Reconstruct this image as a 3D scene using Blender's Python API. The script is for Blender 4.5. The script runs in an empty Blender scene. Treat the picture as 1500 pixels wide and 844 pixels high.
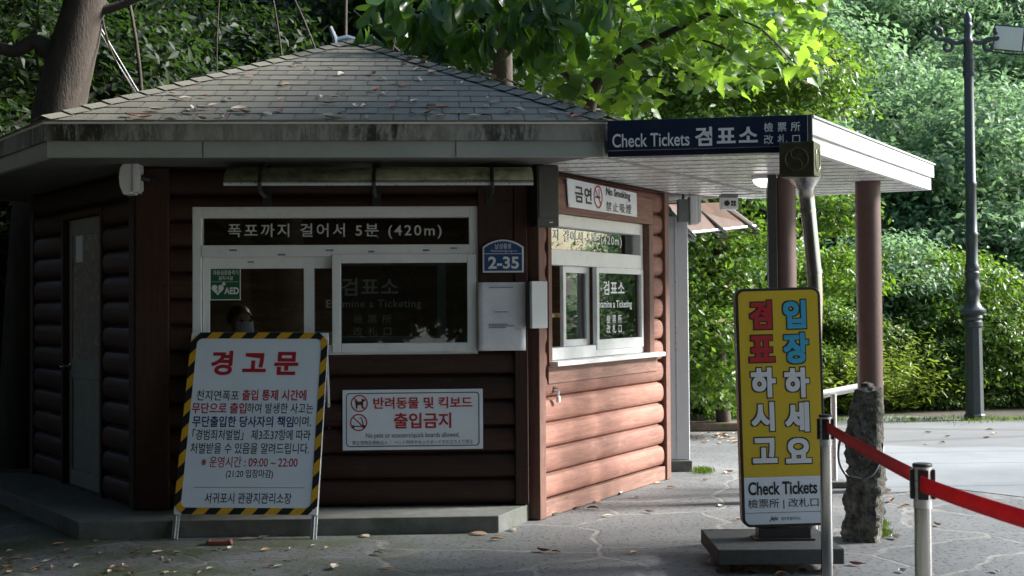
import bpy, bmesh, math, random
import numpy as np
from mathutils import Vector, Matrix

R = math.radians
random.seed(7)
C = bpy.context.scene.collection
SC = bpy.context.scene

# ------------------------------------------------------------------ camera
FPX, PITCH, ROLL, HOR, EYE = 2080.0, R(1.5), -0.00682, 446.1, 1.5   # pixel units of a 1500 x 844 frame
YC = HOR - FPX * math.tan(PITCH)
cam = bpy.data.cameras.new('camera')
cam.sensor_width = 36; cam.lens = 36 * FPX / 1500
cam.shift_y = (YC - 422) / 1500
cam.clip_start = 0.1; cam.clip_end = 600
cam.dof.use_dof = True; cam.dof.focus_distance = 9.6; cam.dof.aperture_fstop = 5.6
camo = bpy.data.objects.new('camera', cam); C.objects.link(camo)
camo.matrix_world = Matrix.Translation((0, 0, EYE)) @ Matrix.Rotation(R(90) + PITCH, 4, 'X') @ Matrix.Rotation(ROLL, 4, 'Z')
SC.camera = camo
# ------------------------------------------------------------------ light
SUN_AZ, SUN_EL = 9.0, 31.0          # azimuth from +X towards +Y
w = bpy.data.worlds.new('World'); SC.world = w; w.use_nodes = True
nt = w.node_tree; nt.nodes.clear()
sky = nt.nodes.new('ShaderNodeTexSky'); sky.sky_type = 'NISHITA'; sky.sun_disc = False
sky.sun_elevation = R(SUN_EL); sky.sun_rotation = R(90 - SUN_AZ); sky.air_density = 1.2; sky.dust_density = 0.8; sky.ozone_density = 2.0
bg = nt.nodes.new('ShaderNodeBackground'); bg.inputs['Strength'].default_value = 0.08
wo = nt.nodes.new('ShaderNodeOutputWorld')
nt.links.new(sky.outputs[0], bg.inputs[0]); nt.links.new(bg.outputs[0], wo.inputs[0])
sl = bpy.data.lights.new('sun', 'SUN'); sl.energy = 5.0; sl.angle = R(15.0); sl.color = (1.0, 0.965, 0.91)
so = bpy.data.objects.new('sun', sl); C.objects.link(so)
sd = Vector((math.cos(R(SUN_EL)) * math.cos(R(SUN_AZ)), math.cos(R(SUN_EL)) * math.sin(R(SUN_AZ)), math.sin(R(SUN_EL))))
so.rotation_euler = sd.to_track_quat('Z', 'Y').to_euler()
SC.view_settings.view_transform = 'Standard'; SC.view_settings.look = 'None'
SC.view_settings.exposure = 1.82; SC.view_settings.gamma = 1.0
SC.cycles.max_bounces = 8; SC.cycles.transparent_max_bounces = 12; SC.cycles.use_denoising = True

# ------------------------------------------------------------------ pixel -> place helpers
def ray(px, py):
    X, Y = px - 750, py - YC
    c, s = math.cos(ROLL), math.sin(ROLL)
    X, Y = X * c + Y * s, -X * s + Y * c
    return Vector((X, FPX * math.cos(PITCH) + Y * math.sin(PITCH), FPX * math.sin(PITCH) - Y * math.cos(PITCH)))
CAM = Vector((0, 0, EYE))
def atY(px, py, Y):
    d = ray(px, py); return CAM + d * (Y / d.y)
def atz(px, py, z=0.0):
    d = ray(px, py); return CAM + d * ((z - EYE) / d.z)
def frame(o, rz=0, tilt=0, roll=0):
    return Matrix.Translation(o) @ Matrix.Rotation(rz, 4, 'Z') @ Matrix.Rotation(tilt, 4, 'X') @ Matrix.Rotation(roll, 4, 'Y')
def uv(F, px, py, y=0.0):
    """point of the frame's local plane y=const seen at a pixel: local (x, z)"""
    I = F.inverted(); o = I @ CAM; d = I.to_3x3() @ ray(px, py)
    p = o + d * ((y - o.y) / d.y)
    return p.x, p.z

# ------------------------------------------------------------------ mesh helpers
class MB:
    def __init__(s): s.v = []; s.f = []
    def add(s, vs, fs):
        b = len(s.v); s.v += [tuple(p) for p in vs]; s.f += [[i + b for i in f] for f in fs]; return s
    def box(s, x0, x1, y0, y1, z0, z1):
        if x0 > x1: x0, x1 = x1, x0
        if y0 > y1: y0, y1 = y1, y0
        if z0 > z1: z0, z1 = z1, z0
        return s.add([(x0,y0,z0),(x1,y0,z0),(x1,y1,z0),(x0,y1,z0),(x0,y0,z1),(x1,y0,z1),(x1,y1,z1),(x0,y1,z1)],
                     [(0,3,2,1),(4,5,6,7),(0,1,5,4),(1,2,6,5),(2,3,7,6),(3,0,4,7)])
    def prism(s, pts, z0, z1, axis='z'):
        """extrude a 2D outline (counter-clockwise). axis z: (x,y); axis y: (x,z)"""
        n = len(pts)
        if axis == 'z': vs = [(x,y,z0) for x,y in pts] + [(x,y,z1) for x,y in pts]
        elif axis == 'y': vs = [(x,z0,z) for x,z in pts] + [(x,z1,z) for x,z in pts]
        else: vs = [(z0,y,z) for y,z in pts] + [(z1,y,z) for y,z in pts]
        return s.add(vs, [list(range(n))[::-1], list(range(n, 2*n))] + [(i, (i+1) % n, n + (i+1) % n, n + i) for i in range(n)])
    def tube(s, path, r, n=10, cap=True):
        path = [Vector(p) for p in path]; m = len(path)
        rs = r if isinstance(r, (list, tuple)) else [r] * m
        up = None; vs = []
        for i, p in enumerate(path):
            t = (path[min(i+1, m-1)] - path[max(i-1, 0)]).normalized()
            if up is None:
                a = Vector((0,0,1)) if abs(t.z) < .9 else Vector((1,0,0)); up = (a - t * a.dot(t)).normalized()
            else:
                up = up - t * up.dot(t); up = up.normalized() if up.length > 1e-6 else t.orthogonal().normalized()
            sd_ = t.cross(up)
            for k in range(n):
                a = 2 * math.pi * k / n
                vs.append(p + (up * math.cos(a) + sd_ * math.sin(a)) * rs[i])
        fs = [(i*n+k, i*n+(k+1) % n, (i+1)*n+(k+1) % n, (i+1)*n+k) for i in range(m-1) for k in range(n)]
        if cap: fs += [list(range(n))[::-1], [(m-1)*n+k for k in range(n)]]
        return s.add(vs, fs)
    def lathe(s, prof, c=(0,0,0), n=24, a0=0.0):
        vs = []; m = len(prof)
        for r, z in prof:
            for k in range(n):
                a = a0 + 2*math.pi*k/n; vs.append((c[0]+r*math.cos(a), c[1]+r*math.sin(a), c[2]+z))
        fs = [(i*n+k, i*n+(k+1) % n, (i+1)*n+(k+1) % n, (i+1)*n+k) for i in range(m-1) for k in range(n)]
        fs += [list(range(n))[::-1], [(m-1)*n+k for k in range(n)]]
        return s.add(vs, fs)
    def mesh(s, name, smooth=False):
        me = bpy.data.meshes.new(name); me.from_pydata(s.v, [], s.f); me.update()
        bm = bmesh.new(); bm.from_mesh(me); bmesh.ops.recalc_face_normals(bm, faces=bm.faces); bm.to_mesh(me); bm.free()
        if smooth: me.shade_smooth() if hasattr(me, 'shade_smooth') else None
        return me

def tag(o, label=None, cat=None, group=None, kind=None):
    if label: o['label'] = label
    if cat: o['category'] = cat
    if group: o['group'] = group
    if kind: o['kind'] = kind
    return o
def link(name, me, mat=None, parent=None, M=None, bevel=0, seg=2):
    if isinstance(me, MB): me = me.mesh(name)
    o = bpy.data.objects.new(name, me); C.objects.link(o)
    if mat and not me.materials: me.materials.append(mat)
    if parent: o.parent = parent
    if M is not None: o.matrix_world = M if not parent else M
    if bevel:
        b = o.modifiers.new('bevel', 'BEVEL'); b.width = bevel; b.segments = seg; b.limit_method = 'ANGLE'; b.angle_limit = R(40)
    return o
def smooth(o, ang=40):
    me = o.data
    me.polygons.foreach_set('use_smooth', [True] * len(me.polygons))
    try: me.set_sharp_from_angle(angle=R(ang))
    except Exception: pass
    return o
def empty(name, M, label, cat, group=None):
    o = bpy.data.objects.new(name, None); C.objects.link(o); o.matrix_world = M; o.empty_display_size = .1
    return tag(o, label, cat, group)
def dup(o, M=None, label=None):
    c = o.copy(); C.objects.link(c)
    if M is not None: c.matrix_world = M
    if label: c['label'] = label
    for ch in list(o.children):
        d = ch.copy(); C.objects.link(d); d.parent = c
        for g in list(ch.children):
            e = g.copy(); C.objects.link(e); e.parent = d
    return c

# ------------------------------------------------------------------ materials
def N(t, k): return t.nodes.new('ShaderNode' + k)
def new_mat(name):
    m = bpy.data.materials.new(name); m.use_nodes = True
    t = m.node_tree; return m, t, t.nodes['Principled BSDF']
def mixc(t, fac, a, b, mode='MIX'):
    n = N(t, 'Mix'); n.data_type = 'RGBA'; n.blend_type = mode
    for s, v in ((n.inputs[0], fac), (n.inputs[6], a), (n.inputs[7], b)):
        if hasattr(v, 'is_linked') or hasattr(v, 'links'): t.links.new(v, s)
        elif isinstance(v, (int, float)): s.default_value = v
        else: s.default_value = (*v[:3], 1)
    return n.outputs[2]
def ramp(t, inp, stops):
    n = N(t, 'ValToRGB'); e = n.color_ramp.elements
    while len(e) < len(stops): e.new(.5)
    for i, (p, c) in enumerate(stops):
        e[i].position = p; e[i].color = (c, c, c, 1) if isinstance(c, (int, float)) else (*c[:3], 1)
    t.links.new(inp, n.inputs[0]); return n.outputs[0]
def noise(t, vec, scale, detail=5, rough=.6, dist=0):
    n = N(t, 'TexNoise'); n.inputs['Scale'].default_value = scale; n.inputs['Detail'].default_value = detail
    n.inputs['Roughness'].default_value = rough; n.inputs['Distortion'].default_value = dist
    t.links.new(vec, n.inputs['Vector']); return n.outputs['Fac']
def coords(t, stretch=(1,1,1), which='Object'):
    tc = N(t, 'TexCoord'); mp = N(t, 'Mapping'); mp.inputs['Scale'].default_value = stretch
    t.links.new(tc.outputs[which], mp.inputs['Vector']); return mp.outputs[0]
def bump(t, p, h, strength=.3, dist=.01):
    b = N(t, 'Bump'); b.inputs['Strength'].default_value = strength; b.inputs['Distance'].default_value = dist
    t.links.new(h, b.inputs['Height']); t.links.new(b.outputs[0], p.inputs['Normal'])
def dark(c, k): return tuple(x * k for x in c[:3])
def pmat(name, col, rough=.6, var=.15, scale=6, bmp=.0, metal=0, stretch=(1,1,1), stain=None, spec=.5, coat=0):
    m, t, p = new_mat(name)
    v = coords(t, stretch)
    n1 = noise(t, v, scale)
    c = mixc(t, ramp(t, n1, [(.3, 0), (.7, 1)]), dark(col, 1 - var), dark(col, 1 + var))
    if stain:
        sc, amt, ss, lo, hi = stain
        n2 = noise(t, v, ss, 8, .7)
        f = ramp(t, n2, [(lo, 0), (hi, amt)])
        c = mixc(t, f, c, sc)
    t.links.new(c, p.inputs['Base Color'])
    n3 = noise(t, v, scale * 3, 4)
    t.links.new(ramp(t, n3, [(.2, max(0, rough - .12)), (.8, min(1, rough + .12))]), p.inputs['Roughness'])
    p.inputs['Metallic'].default_value = metal; p.inputs['Specular IOR Level'].default_value = spec
    if coat: p.inputs['Coat Weight'].default_value = coat
    if bmp: bump(t, p, noise(t, v, scale * 6, 6), bmp, .01)
    return m

def wood_mat(name, col, period=None, rough=.55, stretch=(.7, 9, 9), pale=.0):
    m, t, p = new_mat(name)
    v = coords(t, stretch); tc = N(t, 'TexCoord')
    g = noise(t, v, 4, 8, .65, .6)
    c = mixc(t, ramp(t, g, [(.3, 0), (.72, 1)]), dark(col, .72), dark(col, 1.28))
    if period:
        sx = N(t, 'SeparateXYZ'); t.links.new(tc.outputs['Object'], sx.inputs[0])
        a = N(t, 'Math'); a.operation = 'SUBTRACT'; a.inputs[1].default_value = period[0]; t.links.new(sx.outputs[2], a.inputs[0])
        d = N(t, 'Math'); d.operation = 'DIVIDE'; d.inputs[1].default_value = period[1]; t.links.new(a.outputs[0], d.inputs[0])
        fl = N(t, 'Math'); fl.operation = 'FLOOR'; t.links.new(d.outputs[0], fl.inputs[0])
        wn = N(t, 'TexWhiteNoise'); wn.noise_dimensions = '1D'; t.links.new(fl.outputs[0], wn.inputs['W'])
        k = ramp(t, wn.outputs['Value'], [(0, .78), (1, 1.2)])
        c = mixc(t, 1.0, c, k, 'MULTIPLY')
    # weathered blotches, pale scuffs
    b = noise(t, coords(t, (1.2, 3, 3)), 3, 7, .7)
    c = mixc(t, ramp(t, b, [(.5, 0), (.75, .45)]), c, dark(col, .45))
    b2 = noise(t, coords(t, (1, 2, 2)), 5.5, 8, .75)
    c = mixc(t, ramp(t, b2, [(.55, 0), (.8, .5 + pale)]), c, (.42, .30, .24))
    t.links.new(c, p.inputs['Base Color']); p.inputs['Roughness'].default_value = rough
    cr_ = noise(t, coords(t, (.5, 16, 16)), 5, 9, .75, .8)
    ck = ramp(t, cr_, [(.30, .75), (.40, 0)]); c = mixc(t, ck, c, dark(col, .3))
    vo = N(t, 'TexVoronoi'); vo.inputs['Scale'].default_value = 2.2; t.links.new(coords(t, (1, 2.2, 2.2)), vo.inputs['Vector'])
    c = mixc(t, ramp(t, vo.outputs['Distance'], [(.035, .8), (.07, 0)]), c, dark(col, .35))
    t.links.new(c, p.inputs['Base Color']); p.inputs['Specular IOR Level'].default_value = .3
    ha = N(t, 'Math'); ha.operation = 'SUBTRACT'; t.links.new(g, ha.inputs[0]); t.links.new(ck, ha.inputs[1])
    bump(t, p, ha.outputs[0], .45, .008)
    return m

def leaf_mat(name, c0, c1, trans=.35, rough=.45, tcol=None, odd=None):
    """c0..c1 picked per leaf by the mesh attribute 'var'; some light passes through the leaf"""
    m = bpy.data.materials.new(name); m.use_nodes = True; t = m.node_tree
    p = t.nodes['Principled BSDF']; out = t.nodes['Material Output']
    a = N(t, 'Attribute'); a.attribute_name = 'var'
    c = mixc(t, a.outputs['Fac'], c0, c1)
    if odd: c = mixc(t, ramp(t, a.outputs['Fac'], [(.955, 0), (.96, 1)]), c, odd)
    t.links.new(c, p.inputs['Base Color']); p.inputs['Roughness'].default_value = rough
    p.inputs['Specular IOR Level'].default_value = .35
    tr = N(t, 'BsdfTranslucent')
    tc_ = tcol or (c1[0] * 1.9, c1[1] * 2.1, c1[2] * .7)
    tv = mixc(t, a.outputs['Fac'], dark(tc_, .65), tc_)
    t.links.new(tv, tr.inputs[0])
    mx = N(t, 'MixShader'); mx.inputs[0].default_value = trans
    t.links.new(p.outputs[0], mx.inputs[1]); t.links.new(tr.outputs[0], mx.inputs[2]); t.links.new(mx.outputs[0], out.inputs[0])
    return m

def glass_mat(name, tint=(.82, .87, .89), base=.10):
    m = bpy.data.materials.new(name); m.use_nodes = True; t = m.node_tree; t.nodes.clear()
    out = N(t, 'OutputMaterial'); tr = N(t, 'BsdfTransparent'); gl = N(t, 'BsdfGlossy')
    tr.inputs[0].default_value = (*tint, 1); gl.inputs['Roughness'].default_value = .015
    fr = N(t, 'Fresnel'); fr.inputs[0].default_value = 1.5
    n = noise(t, coords(t), 2.5, 6, .7)
    ad = N(t, 'Math'); ad.operation = 'MULTIPLY_ADD'; ad.inputs[1].default_value = 1.6
    t.links.new(fr.outputs[0], ad.inputs[0]); t.links.new(ramp(t, n, [(.35, base * .5), (.75, base * 1.6)]), ad.inputs[2])
    mx = N(t, 'MixShader'); t.links.new(ad.outputs[0], mx.inputs[0])
    t.links.new(tr.outputs[0], mx.inputs[1]); t.links.new(gl.outputs[0], mx.inputs[2]); t.links.new(mx.outputs[0], out.inputs[0])
    return m

M_ = {}
M_['log'] = wood_mat('shaded_log_stain', (.042, .019, .0135), (.117, .179), pale=-.42)  # darker copy, shade of the front and left walls put into its colour
M_['log_lit_faded'] = wood_mat('sunlit_bleached_log_stain', (.25, .122, .091), (.117, .179), .7)  # paler copy for the sunlit wall, bleaching and sunlight in the colour
M_['plank'] = wood_mat('shaded_plank_stain', (.045, .020, .015), None, .6, (9, 9, .7), -.42)  # boards of the shaded walls, their shade in the colour
M_['plank_lit_faded'] = wood_mat('sunlit_bleached_plank', (.16, .085, .066), None, .6, (9, 9, .7), -.3)  # right wall boards, fading and sunlight put into a paler copy
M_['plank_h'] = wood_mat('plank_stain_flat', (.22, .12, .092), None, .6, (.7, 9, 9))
M_['inner'] = wood_mat('inner_pine', (.16, .115, .08), (.1, .12), .6, (.7, 9, 9))
M_['pvc'] = pmat('white_pvc', (.72, .74, .75), .35, .05, 3, .02, stain=((.42, .42, .40), .5, 9, .52, .8))
M_['glass'] = glass_mat('window_glass')
M_['frost'] = pmat('frosted_door_glass', (.30, .285, .25), .25, .12, 5, stain=((.5, .48, .42), .7, 14, .62, .72))
M_['door_al'] = pmat('grey_green_door_metal', (.20, .235, .225), .5, .15, 8, .05)
M_['concrete'] = pmat('step_concrete', (.135, .14, .13), .85, .2, 9, .3, stain=((.06, .075, .05), .75, 2.6, .5, .7))
M_['basalt'] = pmat('dark_basalt', (.05, .053, .053), .75, .25, 14, .3)
M_['white'] = pmat('white_paint', (.74, .75, .74), .5, .06, 4, .03, stain=((.3, .29, .25), .5, 5, .6, .85))
M_['white_plastic'] = pmat('white_plastic', (.7, .72, .74), .4, .05, 4)
M_['cream'] = pmat('cream_fascia', (.30, .315, .285), .55, .1, 3, .04, stain=((.22, .2, .14), .6, 4, .58, .8))
M_['groove_shade'] = pmat('groove_shade_strip', (.30, .30, .29), .7, .1, 6)
M_['soffit'] = pmat('shaded_soffit_board', (.12, .12, .112), .7, .15, 5, .05)  # under-eave shade put into a dark board colour
M_['ceil'] = pmat('ceiling_panel_white', (.76, .76, .75), .28, .05, 4, .02)
M_['black'] = pmat('black_plastic', (.015, .015, .016), .4, .2, 10)
M_['black_metal'] = pmat('black_painted_metal', (.02, .02, .02), .45, .2, 12, .05)
M_['chrome'] = pmat('polished_steel', (.42, .42, .41), .13, .04, 6, .0, 1.0, (1, 1, .2), stain=((.25, .2, .15), .4, 8, .66, .85))
M_['chrome'].node_tree.nodes['Principled BSDF'].inputs['Roughness'].default_value = .09
for l_ in list(M_['chrome'].node_tree.nodes['Principled BSDF'].inputs['Roughness'].links): M_['chrome'].node_tree.links.remove(l_)
M_['alu'] = pmat('aluminium', (.60, .62, .63), .32, .06, 12, .0, .55)
M_['steel'] = pmat('dull_steel_pipe', (.50, .49, .48), .22, .05, 3, .0, .95, (1, 1, .15), stain=((.26, .20, .14), .5, 4, .5, .8))
M_['col'] = pmat('rust_brown_pipe_paint', (.085, .047, .040), .5, .15, 14, .05, stain=((.07, .045, .04), .6, 5, .5, .75))
M_['navy'] = pmat('navy_sign_face', (.012, .022, .05), .35, .1, 4)
M_['signwhite'] = pmat('sign_white_face', (.72, .78, .85), .35, .04, 4, stain=((.5, .5, .48), .35, 6, .6, .8))
M_['yellow'] = pmat('sign_yellow_face', (.62, .44, .025), .4, .05, 3)
M_['red'] = pmat('sign_red_print', (.42, .02, .03), .45, .06, 6)
M_['ink'] = pmat('sign_black_print', (.014, .014, .018), .45, .1, 6)
M_['navyink'] = pmat('sign_navy_print', (.018, .03, .13), .45, .1, 6)
M_['cyan'] = pmat('sign_cyan_print', (.05, .38, .60), .45, .06, 6)
M_['whiteink'] = pmat('white_vinyl_letters', (.72, .74, .76), .45, .05, 6)
M_['greyink'] = pmat('grey_vinyl_letters', (.5, .51, .51), .5, .1, 6)
M_['hazy'] = pmat('hazard_yellow', (.60, .33, .02), .45, .1, 8)
M_['green'] = pmat('sticker_green', (.012, .095, .04), .35, .1, 6)
M_['blueplate'] = pmat('blue_plate', (.02, .065, .20), .35, .08, 6)
M_['bronze'] = pmat('dark_bronze', (.14, .14, .08), .38, .25, 16, .08, .75, stain=((.05, .13, .10), .5, 7, .55, .75))
M_['bronze_hi'] = pmat('worn_bronze', (.34, .33, .20), .35, .15, 16, .0, .9)
M_['slate'] = pmat('street_lamp_paint', (.033, .043, .047), .45, .15, 12, .05, .2)
M_['lampglass'] = pmat('floodlight_glass', (.62, .64, .63), .15, .04, 5)
M_['grey_panel'] = pmat('pale_grey_panel', (.62, .66, .70), .45, .04, 2, .01, stain=((.4, .42, .42), .4, 3, .6, .8))
M_['moss'] = pmat('moss', (.07, .09, .02), .95, .4, 20, .6)
M_['bark'] = pmat('bark', (.10, .075, .055), .9, .4, 9, .9, 0, (1, 1, .35), stain=((.07, .085, .03), .6, 3, .55, .7))
M_['trunkbark'] = pmat('damp_brown_bark', (.034, .025, .018), .9, .45, 9, .9, 0, (1, 1, .35), stain=((.04, .05, .02), .6, 3, .55, .7))
M_['darkbark'] = pmat('dark_bark', (.04, .031, .024), .9, .4, 9, .8, 0, (1, 1, .35))
M_['deadleaf'] = pmat('dry_leaf', (.42, .27, .17), .6, .35, 30, .2)
M_['paleleaf'] = pmat('pale_dry_leaf', (.62, .52, .42), .6, .25, 30, .2)
M_['redleaf'] = pmat('russet_dry_leaf', (.26, .10, .05), .6, .35, 30, .2)
M_['skin'] = pmat('skin', (.42, .24, .16), .5, .1, 10)
M_['hair'] = pmat('black_hair', (.012, .010, .010), .4, .3, 60)
M_['cloth'] = pmat('dark_work_jacket', (.03, .035, .05), .8, .2, 30)
M_['maskcloth'] = pmat('pale_blue_mask', (.50, .62, .78), .7, .05, 10)
M_['blueposter'] = pmat('sky_blue_poster', (.07, .27, .50), .5, .1, 4)
M_['tan'] = pmat('tan_wood_ledge', (.48, .33, .17), .5, .12, 6, .05, 0, (1, 8, 8))
M_['kerbstone'] = pmat('mossy_brown_kerb', (.16, .115, .09), .9, .3, 9, .4, stain=((.07, .08, .03), .7, 4, .5, .7))
M_['brick'] = pmat('reddish_brick', (.17, .06, .045), .8, .2, 14, .3)

def shingle_mat():
    m, t, p = new_mat('asphalt_shingle')
    a = N(t, 'Attribute'); a.attribute_name = 'var'
    v = coords(t)
    c = mixc(t, a.outputs['Fac'], (.155, .140, .105), (.205, .186, .142))
    g = noise(t, v, 160, 3, .7)
    c = mixc(t, ramp(t, g, [(.35, 0), (.7, .55)]), c, (.24, .24, .21))
    mo = noise(t, v, 1.1, 8, .7)
    c = mixc(t, ramp(t, mo, [(.58, 0), (.72, .55)]), c, (.075, .085, .03))
    t.links.new(c, p.inputs['Base Color']); p.inputs['Roughness'].default_value = .88
    bump(t, p, g, .6, .006); return m
M_['shingle'] = shingle_mat()

def stained_fascia():
    m, t, p = new_mat('mould_stained_fascia')
    v = coords(t); vs = coords(t, (1, 1, .25))
    c = mixc(t, noise(t, v, 3), (.24, .235, .21), (.33, .325, .29))
    big = ramp(t, noise(t, v, 1.6, 3), [(.36, .15), (.6, 1)])
    spots = ramp(t, noise(t, vs, 26, 9, .75), [(.40, 0), (.54, 1)])
    f = N(t, 'Math'); f.operation = 'MULTIPLY'; t.links.new(big, f.inputs[0]); t.links.new(spots, f.inputs[1])
    c = mixc(t, f.outputs[0], c, (.022, .022, .018))
    t.links.new(c, p.inputs['Base Color']); p.inputs['Roughness'].default_value = .7
    return m
M_['fascia'] = stained_fascia()

def paving_mat():
    m, t, p = new_mat('crazy_paving_basalt')
    v = coords(t)
    wob = N(t, 'TexNoise'); wob.inputs['Scale'].default_value = 1.3; wob.inputs['Detail'].default_value = 6; t.links.new(v, wob.inputs['Vector'])
    vm = N(t, 'VectorMath'); vm.operation = 'MULTIPLY_ADD'; vm.inputs[1].default_value = (.55, .55, .0)
    t.links.new(wob.outputs['Color'], vm.inputs[0]); t.links.new(v, vm.inputs[2])
    vo = N(t, 'TexVoronoi'); vo.feature = 'DISTANCE_TO_EDGE'; vo.inputs['Scale'].default_value = .95; t.links.new(vm.outputs[0], vo.inputs['Vector'])
    vc = N(t, 'TexVoronoi'); vc.inputs['Scale'].default_value = .95; t.links.new(vm.outputs[0], vc.inputs['Vector'])
    joint = ramp(t, vo.outputs['Distance'], [(.008, 1), (.024, 0)])
    pits = ramp(t, noise(t, v, 30, 3, .6), [(.37, .9), (.42, 0)])
    grain = noise(t, v, 90, 4, .7)
    tint = mixc(t, vc.outputs['Color'], (.125, .132, .138), (.17, .175, .178))
    c = mixc(t, ramp(t, grain, [(.3, 0), (.7, .5)]), tint, (.21, .215, .22))
    blot = noise(t, v, .9, 6, .65)
    c = mixc(t, ramp(t, blot, [(.42, 0), (.66, .5)]), c, (.09, .095, .098))
    c = mixc(t, pits, c, (.03, .031, .033))
    jn = ramp(t, noise(t, v, 6, 6), [(.35, .25), (.6, .9)])
    jf = N(t, 'Math'); jf.operation = 'MULTIPLY'; t.links.new(joint, jf.inputs[0]); t.links.new(jn, jf.inputs[1])
    c = mixc(t, jf.outputs[0], c, (.25, .24, .225))
    # moss and damp on the side towards the trees
    sx = N(t, 'SeparateXYZ'); t.links.new(v, sx.inputs[0])
    mr = N(t, 'MapRange'); mr.inputs['From Min'].default_value = 0.4; mr.inputs['From Max'].default_value = -1.6
    t.links.new(sx.outputs[0], mr.inputs[0])
    mn = ramp(t, noise(t, v, 1.7, 7, .7), [(.40, 0), (.58, .85)])
    mf = N(t, 'Math'); mf.operation = 'MULTIPLY'; t.links.new(mr.outputs[0], mf.inputs[0]); t.links.new(mn, mf.inputs[1])
    c = mixc(t, mf.outputs[0], c, (.060, .075, .022))
    t.links.new(c, p.inputs['Base Color']); p.inputs['Roughness'].default_value = .62
    hm = N(t, 'Math'); hm.operation = 'SUBTRACT'; t.links.new(grain, hm.inputs[0]); t.links.new(pits, hm.inputs[1])
    h2 = N(t, 'Math'); h2.operation = 'MULTIPLY_ADD'; h2.inputs[1].default_value = -1.2; t.links.new(joint, h2.inputs[0]); t.links.new(hm.outputs[0], h2.inputs[2])
    bump(t, p, h2.outputs[0], .45, .008)
    return m
M_['paving'] = paving_mat()

def plaza_mat(name, c0, c1, joint, sc):
    m, t, p = new_mat(name)
    v = coords(t)
    vo = N(t, 'TexVoronoi'); vo.feature = 'DISTANCE_TO_EDGE'; vo.inputs['Scale'].default_value = sc; t.links.new(coords(t, (.6, 1.5, 1)), vo.inputs['Vector'])
    n1 = noise(t, v, 1.1, 8, .7)
    c = mixc(t, ramp(t, n1, [(.35, 0), (.7, 1)]), c0, c1)
    c = mixc(t, ramp(t, vo.outputs['Distance'], [(.008, .75), (.02, 0)]), c, joint)
    g = noise(t, v, 60, 5, .7)
    c = mixc(t, ramp(t, g, [(.3, .45), (.55, 0)]), c, dark(c0, .45))
    t.links.new(c, p.inputs['Base Color']); p.inputs['Roughness'].default_value = .6
    bump(t, p, g, .35, .006); return m
M_['plaza'] = plaza_mat('pale_plaza_concrete', (.20, .217, .235), (.27, .287, .303), (.115, .12, .12), .5)
M_['road'] = plaza_mat('grey_road_asphalt', (.16, .165, .17), (.21, .215, .22), (.12, .12, .12), .15)
M_['soil'] = pmat('forest_floor', (.05, .042, .028), .95, .4, 5, .8, stain=((.03, .045, .015), .8, 1.5, .45, .65))
M_['grassy'] = leaf_mat('grass_blade', (.05, .085, .02), (.10, .15, .03), .3, .6)

def stone_mat():
    m, t, p = new_mat('rough_basalt_pillar')
    v = coords(t)
    n1 = noise(t, v, 9, 10, .75); n2 = noise(t, v, 40, 5, .7)
    c = mixc(t, ramp(t, n1, [(.35, 0), (.68, 1)]), (.03, .03, .026), (.28, .27, .235))
    c = mixc(t, ramp(t, n2, [(.35, .8), (.5, 0)]), c, (.015, .015, .014))
    mo = noise(t, v, 3, 6, .6)
    c = mixc(t, ramp(t, mo, [(.52, 0), (.66, .6)]), c, (.075, .085, .03))
    li = noise(t, v, 14, 4, .5)
    c = mixc(t, ramp(t, li, [(.66, 0), (.72, .7)]), c, (.36, .36, .32))
    t.links.new(c, p.inputs['Base Color']); p.inputs['Roughness'].default_value = .95
    h = N(t, 'Math'); h.operation = 'ADD'; t.links.new(n1, h.inputs[0]); t.links.new(n2, h.inputs[1])
    bump(t, p, h.outputs[0], .9, .03); return m
M_['stone'] = stone_mat()

def translucent_sheet(name, col, trans=.5, rough=.35, dirt=(.05, .055, .035)):
    m = bpy.data.materials.new(name); m.use_nodes = True; t = m.node_tree
    p = t.nodes['Principled BSDF']; out = t.nodes['Material Output']; v = coords(t)
    f = ramp(t, noise(t, v, 7, 9, .75), [(.42, 0), (.66, .85)])
    c = mixc(t, f, col, dirt); t.links.new(c, p.inputs['Base Color']); p.inputs['Roughness'].default_value = rough
    tr = N(t, 'BsdfTranslucent'); t.links.new(c, tr.inputs[0]); mx = N(t, 'MixShader'); mx.inputs[0].default_value = trans
    t.links.new(p.outputs[0], mx.inputs[1]); t.links.new(tr.outputs[0], mx.inputs[2]); t.links.new(mx.outputs[0], out.inputs[0])
    return m
M_['polycarb'] = translucent_sheet('algae_stained_awning_sheet', (.58, .60, .46), .6, dirt=(.10, .11, .06))
M_['beltred'] = translucent_sheet('red_webbing', (.56, .022, .032), .32, .6, (.40, .018, .026))
M_['brownsheet'] = translucent_sheet('bronze_awning_sheet', (.17, .105, .08), .35, .3, (.10, .07, .05))

def emis(name, col, s):
    m, t, p = new_mat(name)
    p.inputs['Base Color'].default_value = (.7, .7, .68, 1)
    v = coords(t); n1 = noise(t, v, 3)
    t.links.new(mixc(t, n1, dark(col, .96), col), p.inputs['Emission Color']); p.inputs['Emission Strength'].default_value = s
    return m
M_['lamp'] = emis('lit_lamp_shade', (1, .97, .9), .9)
M_['inlamp'] = emis('lit_room_lamp', (1, .88, .70), 16.0)

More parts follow.
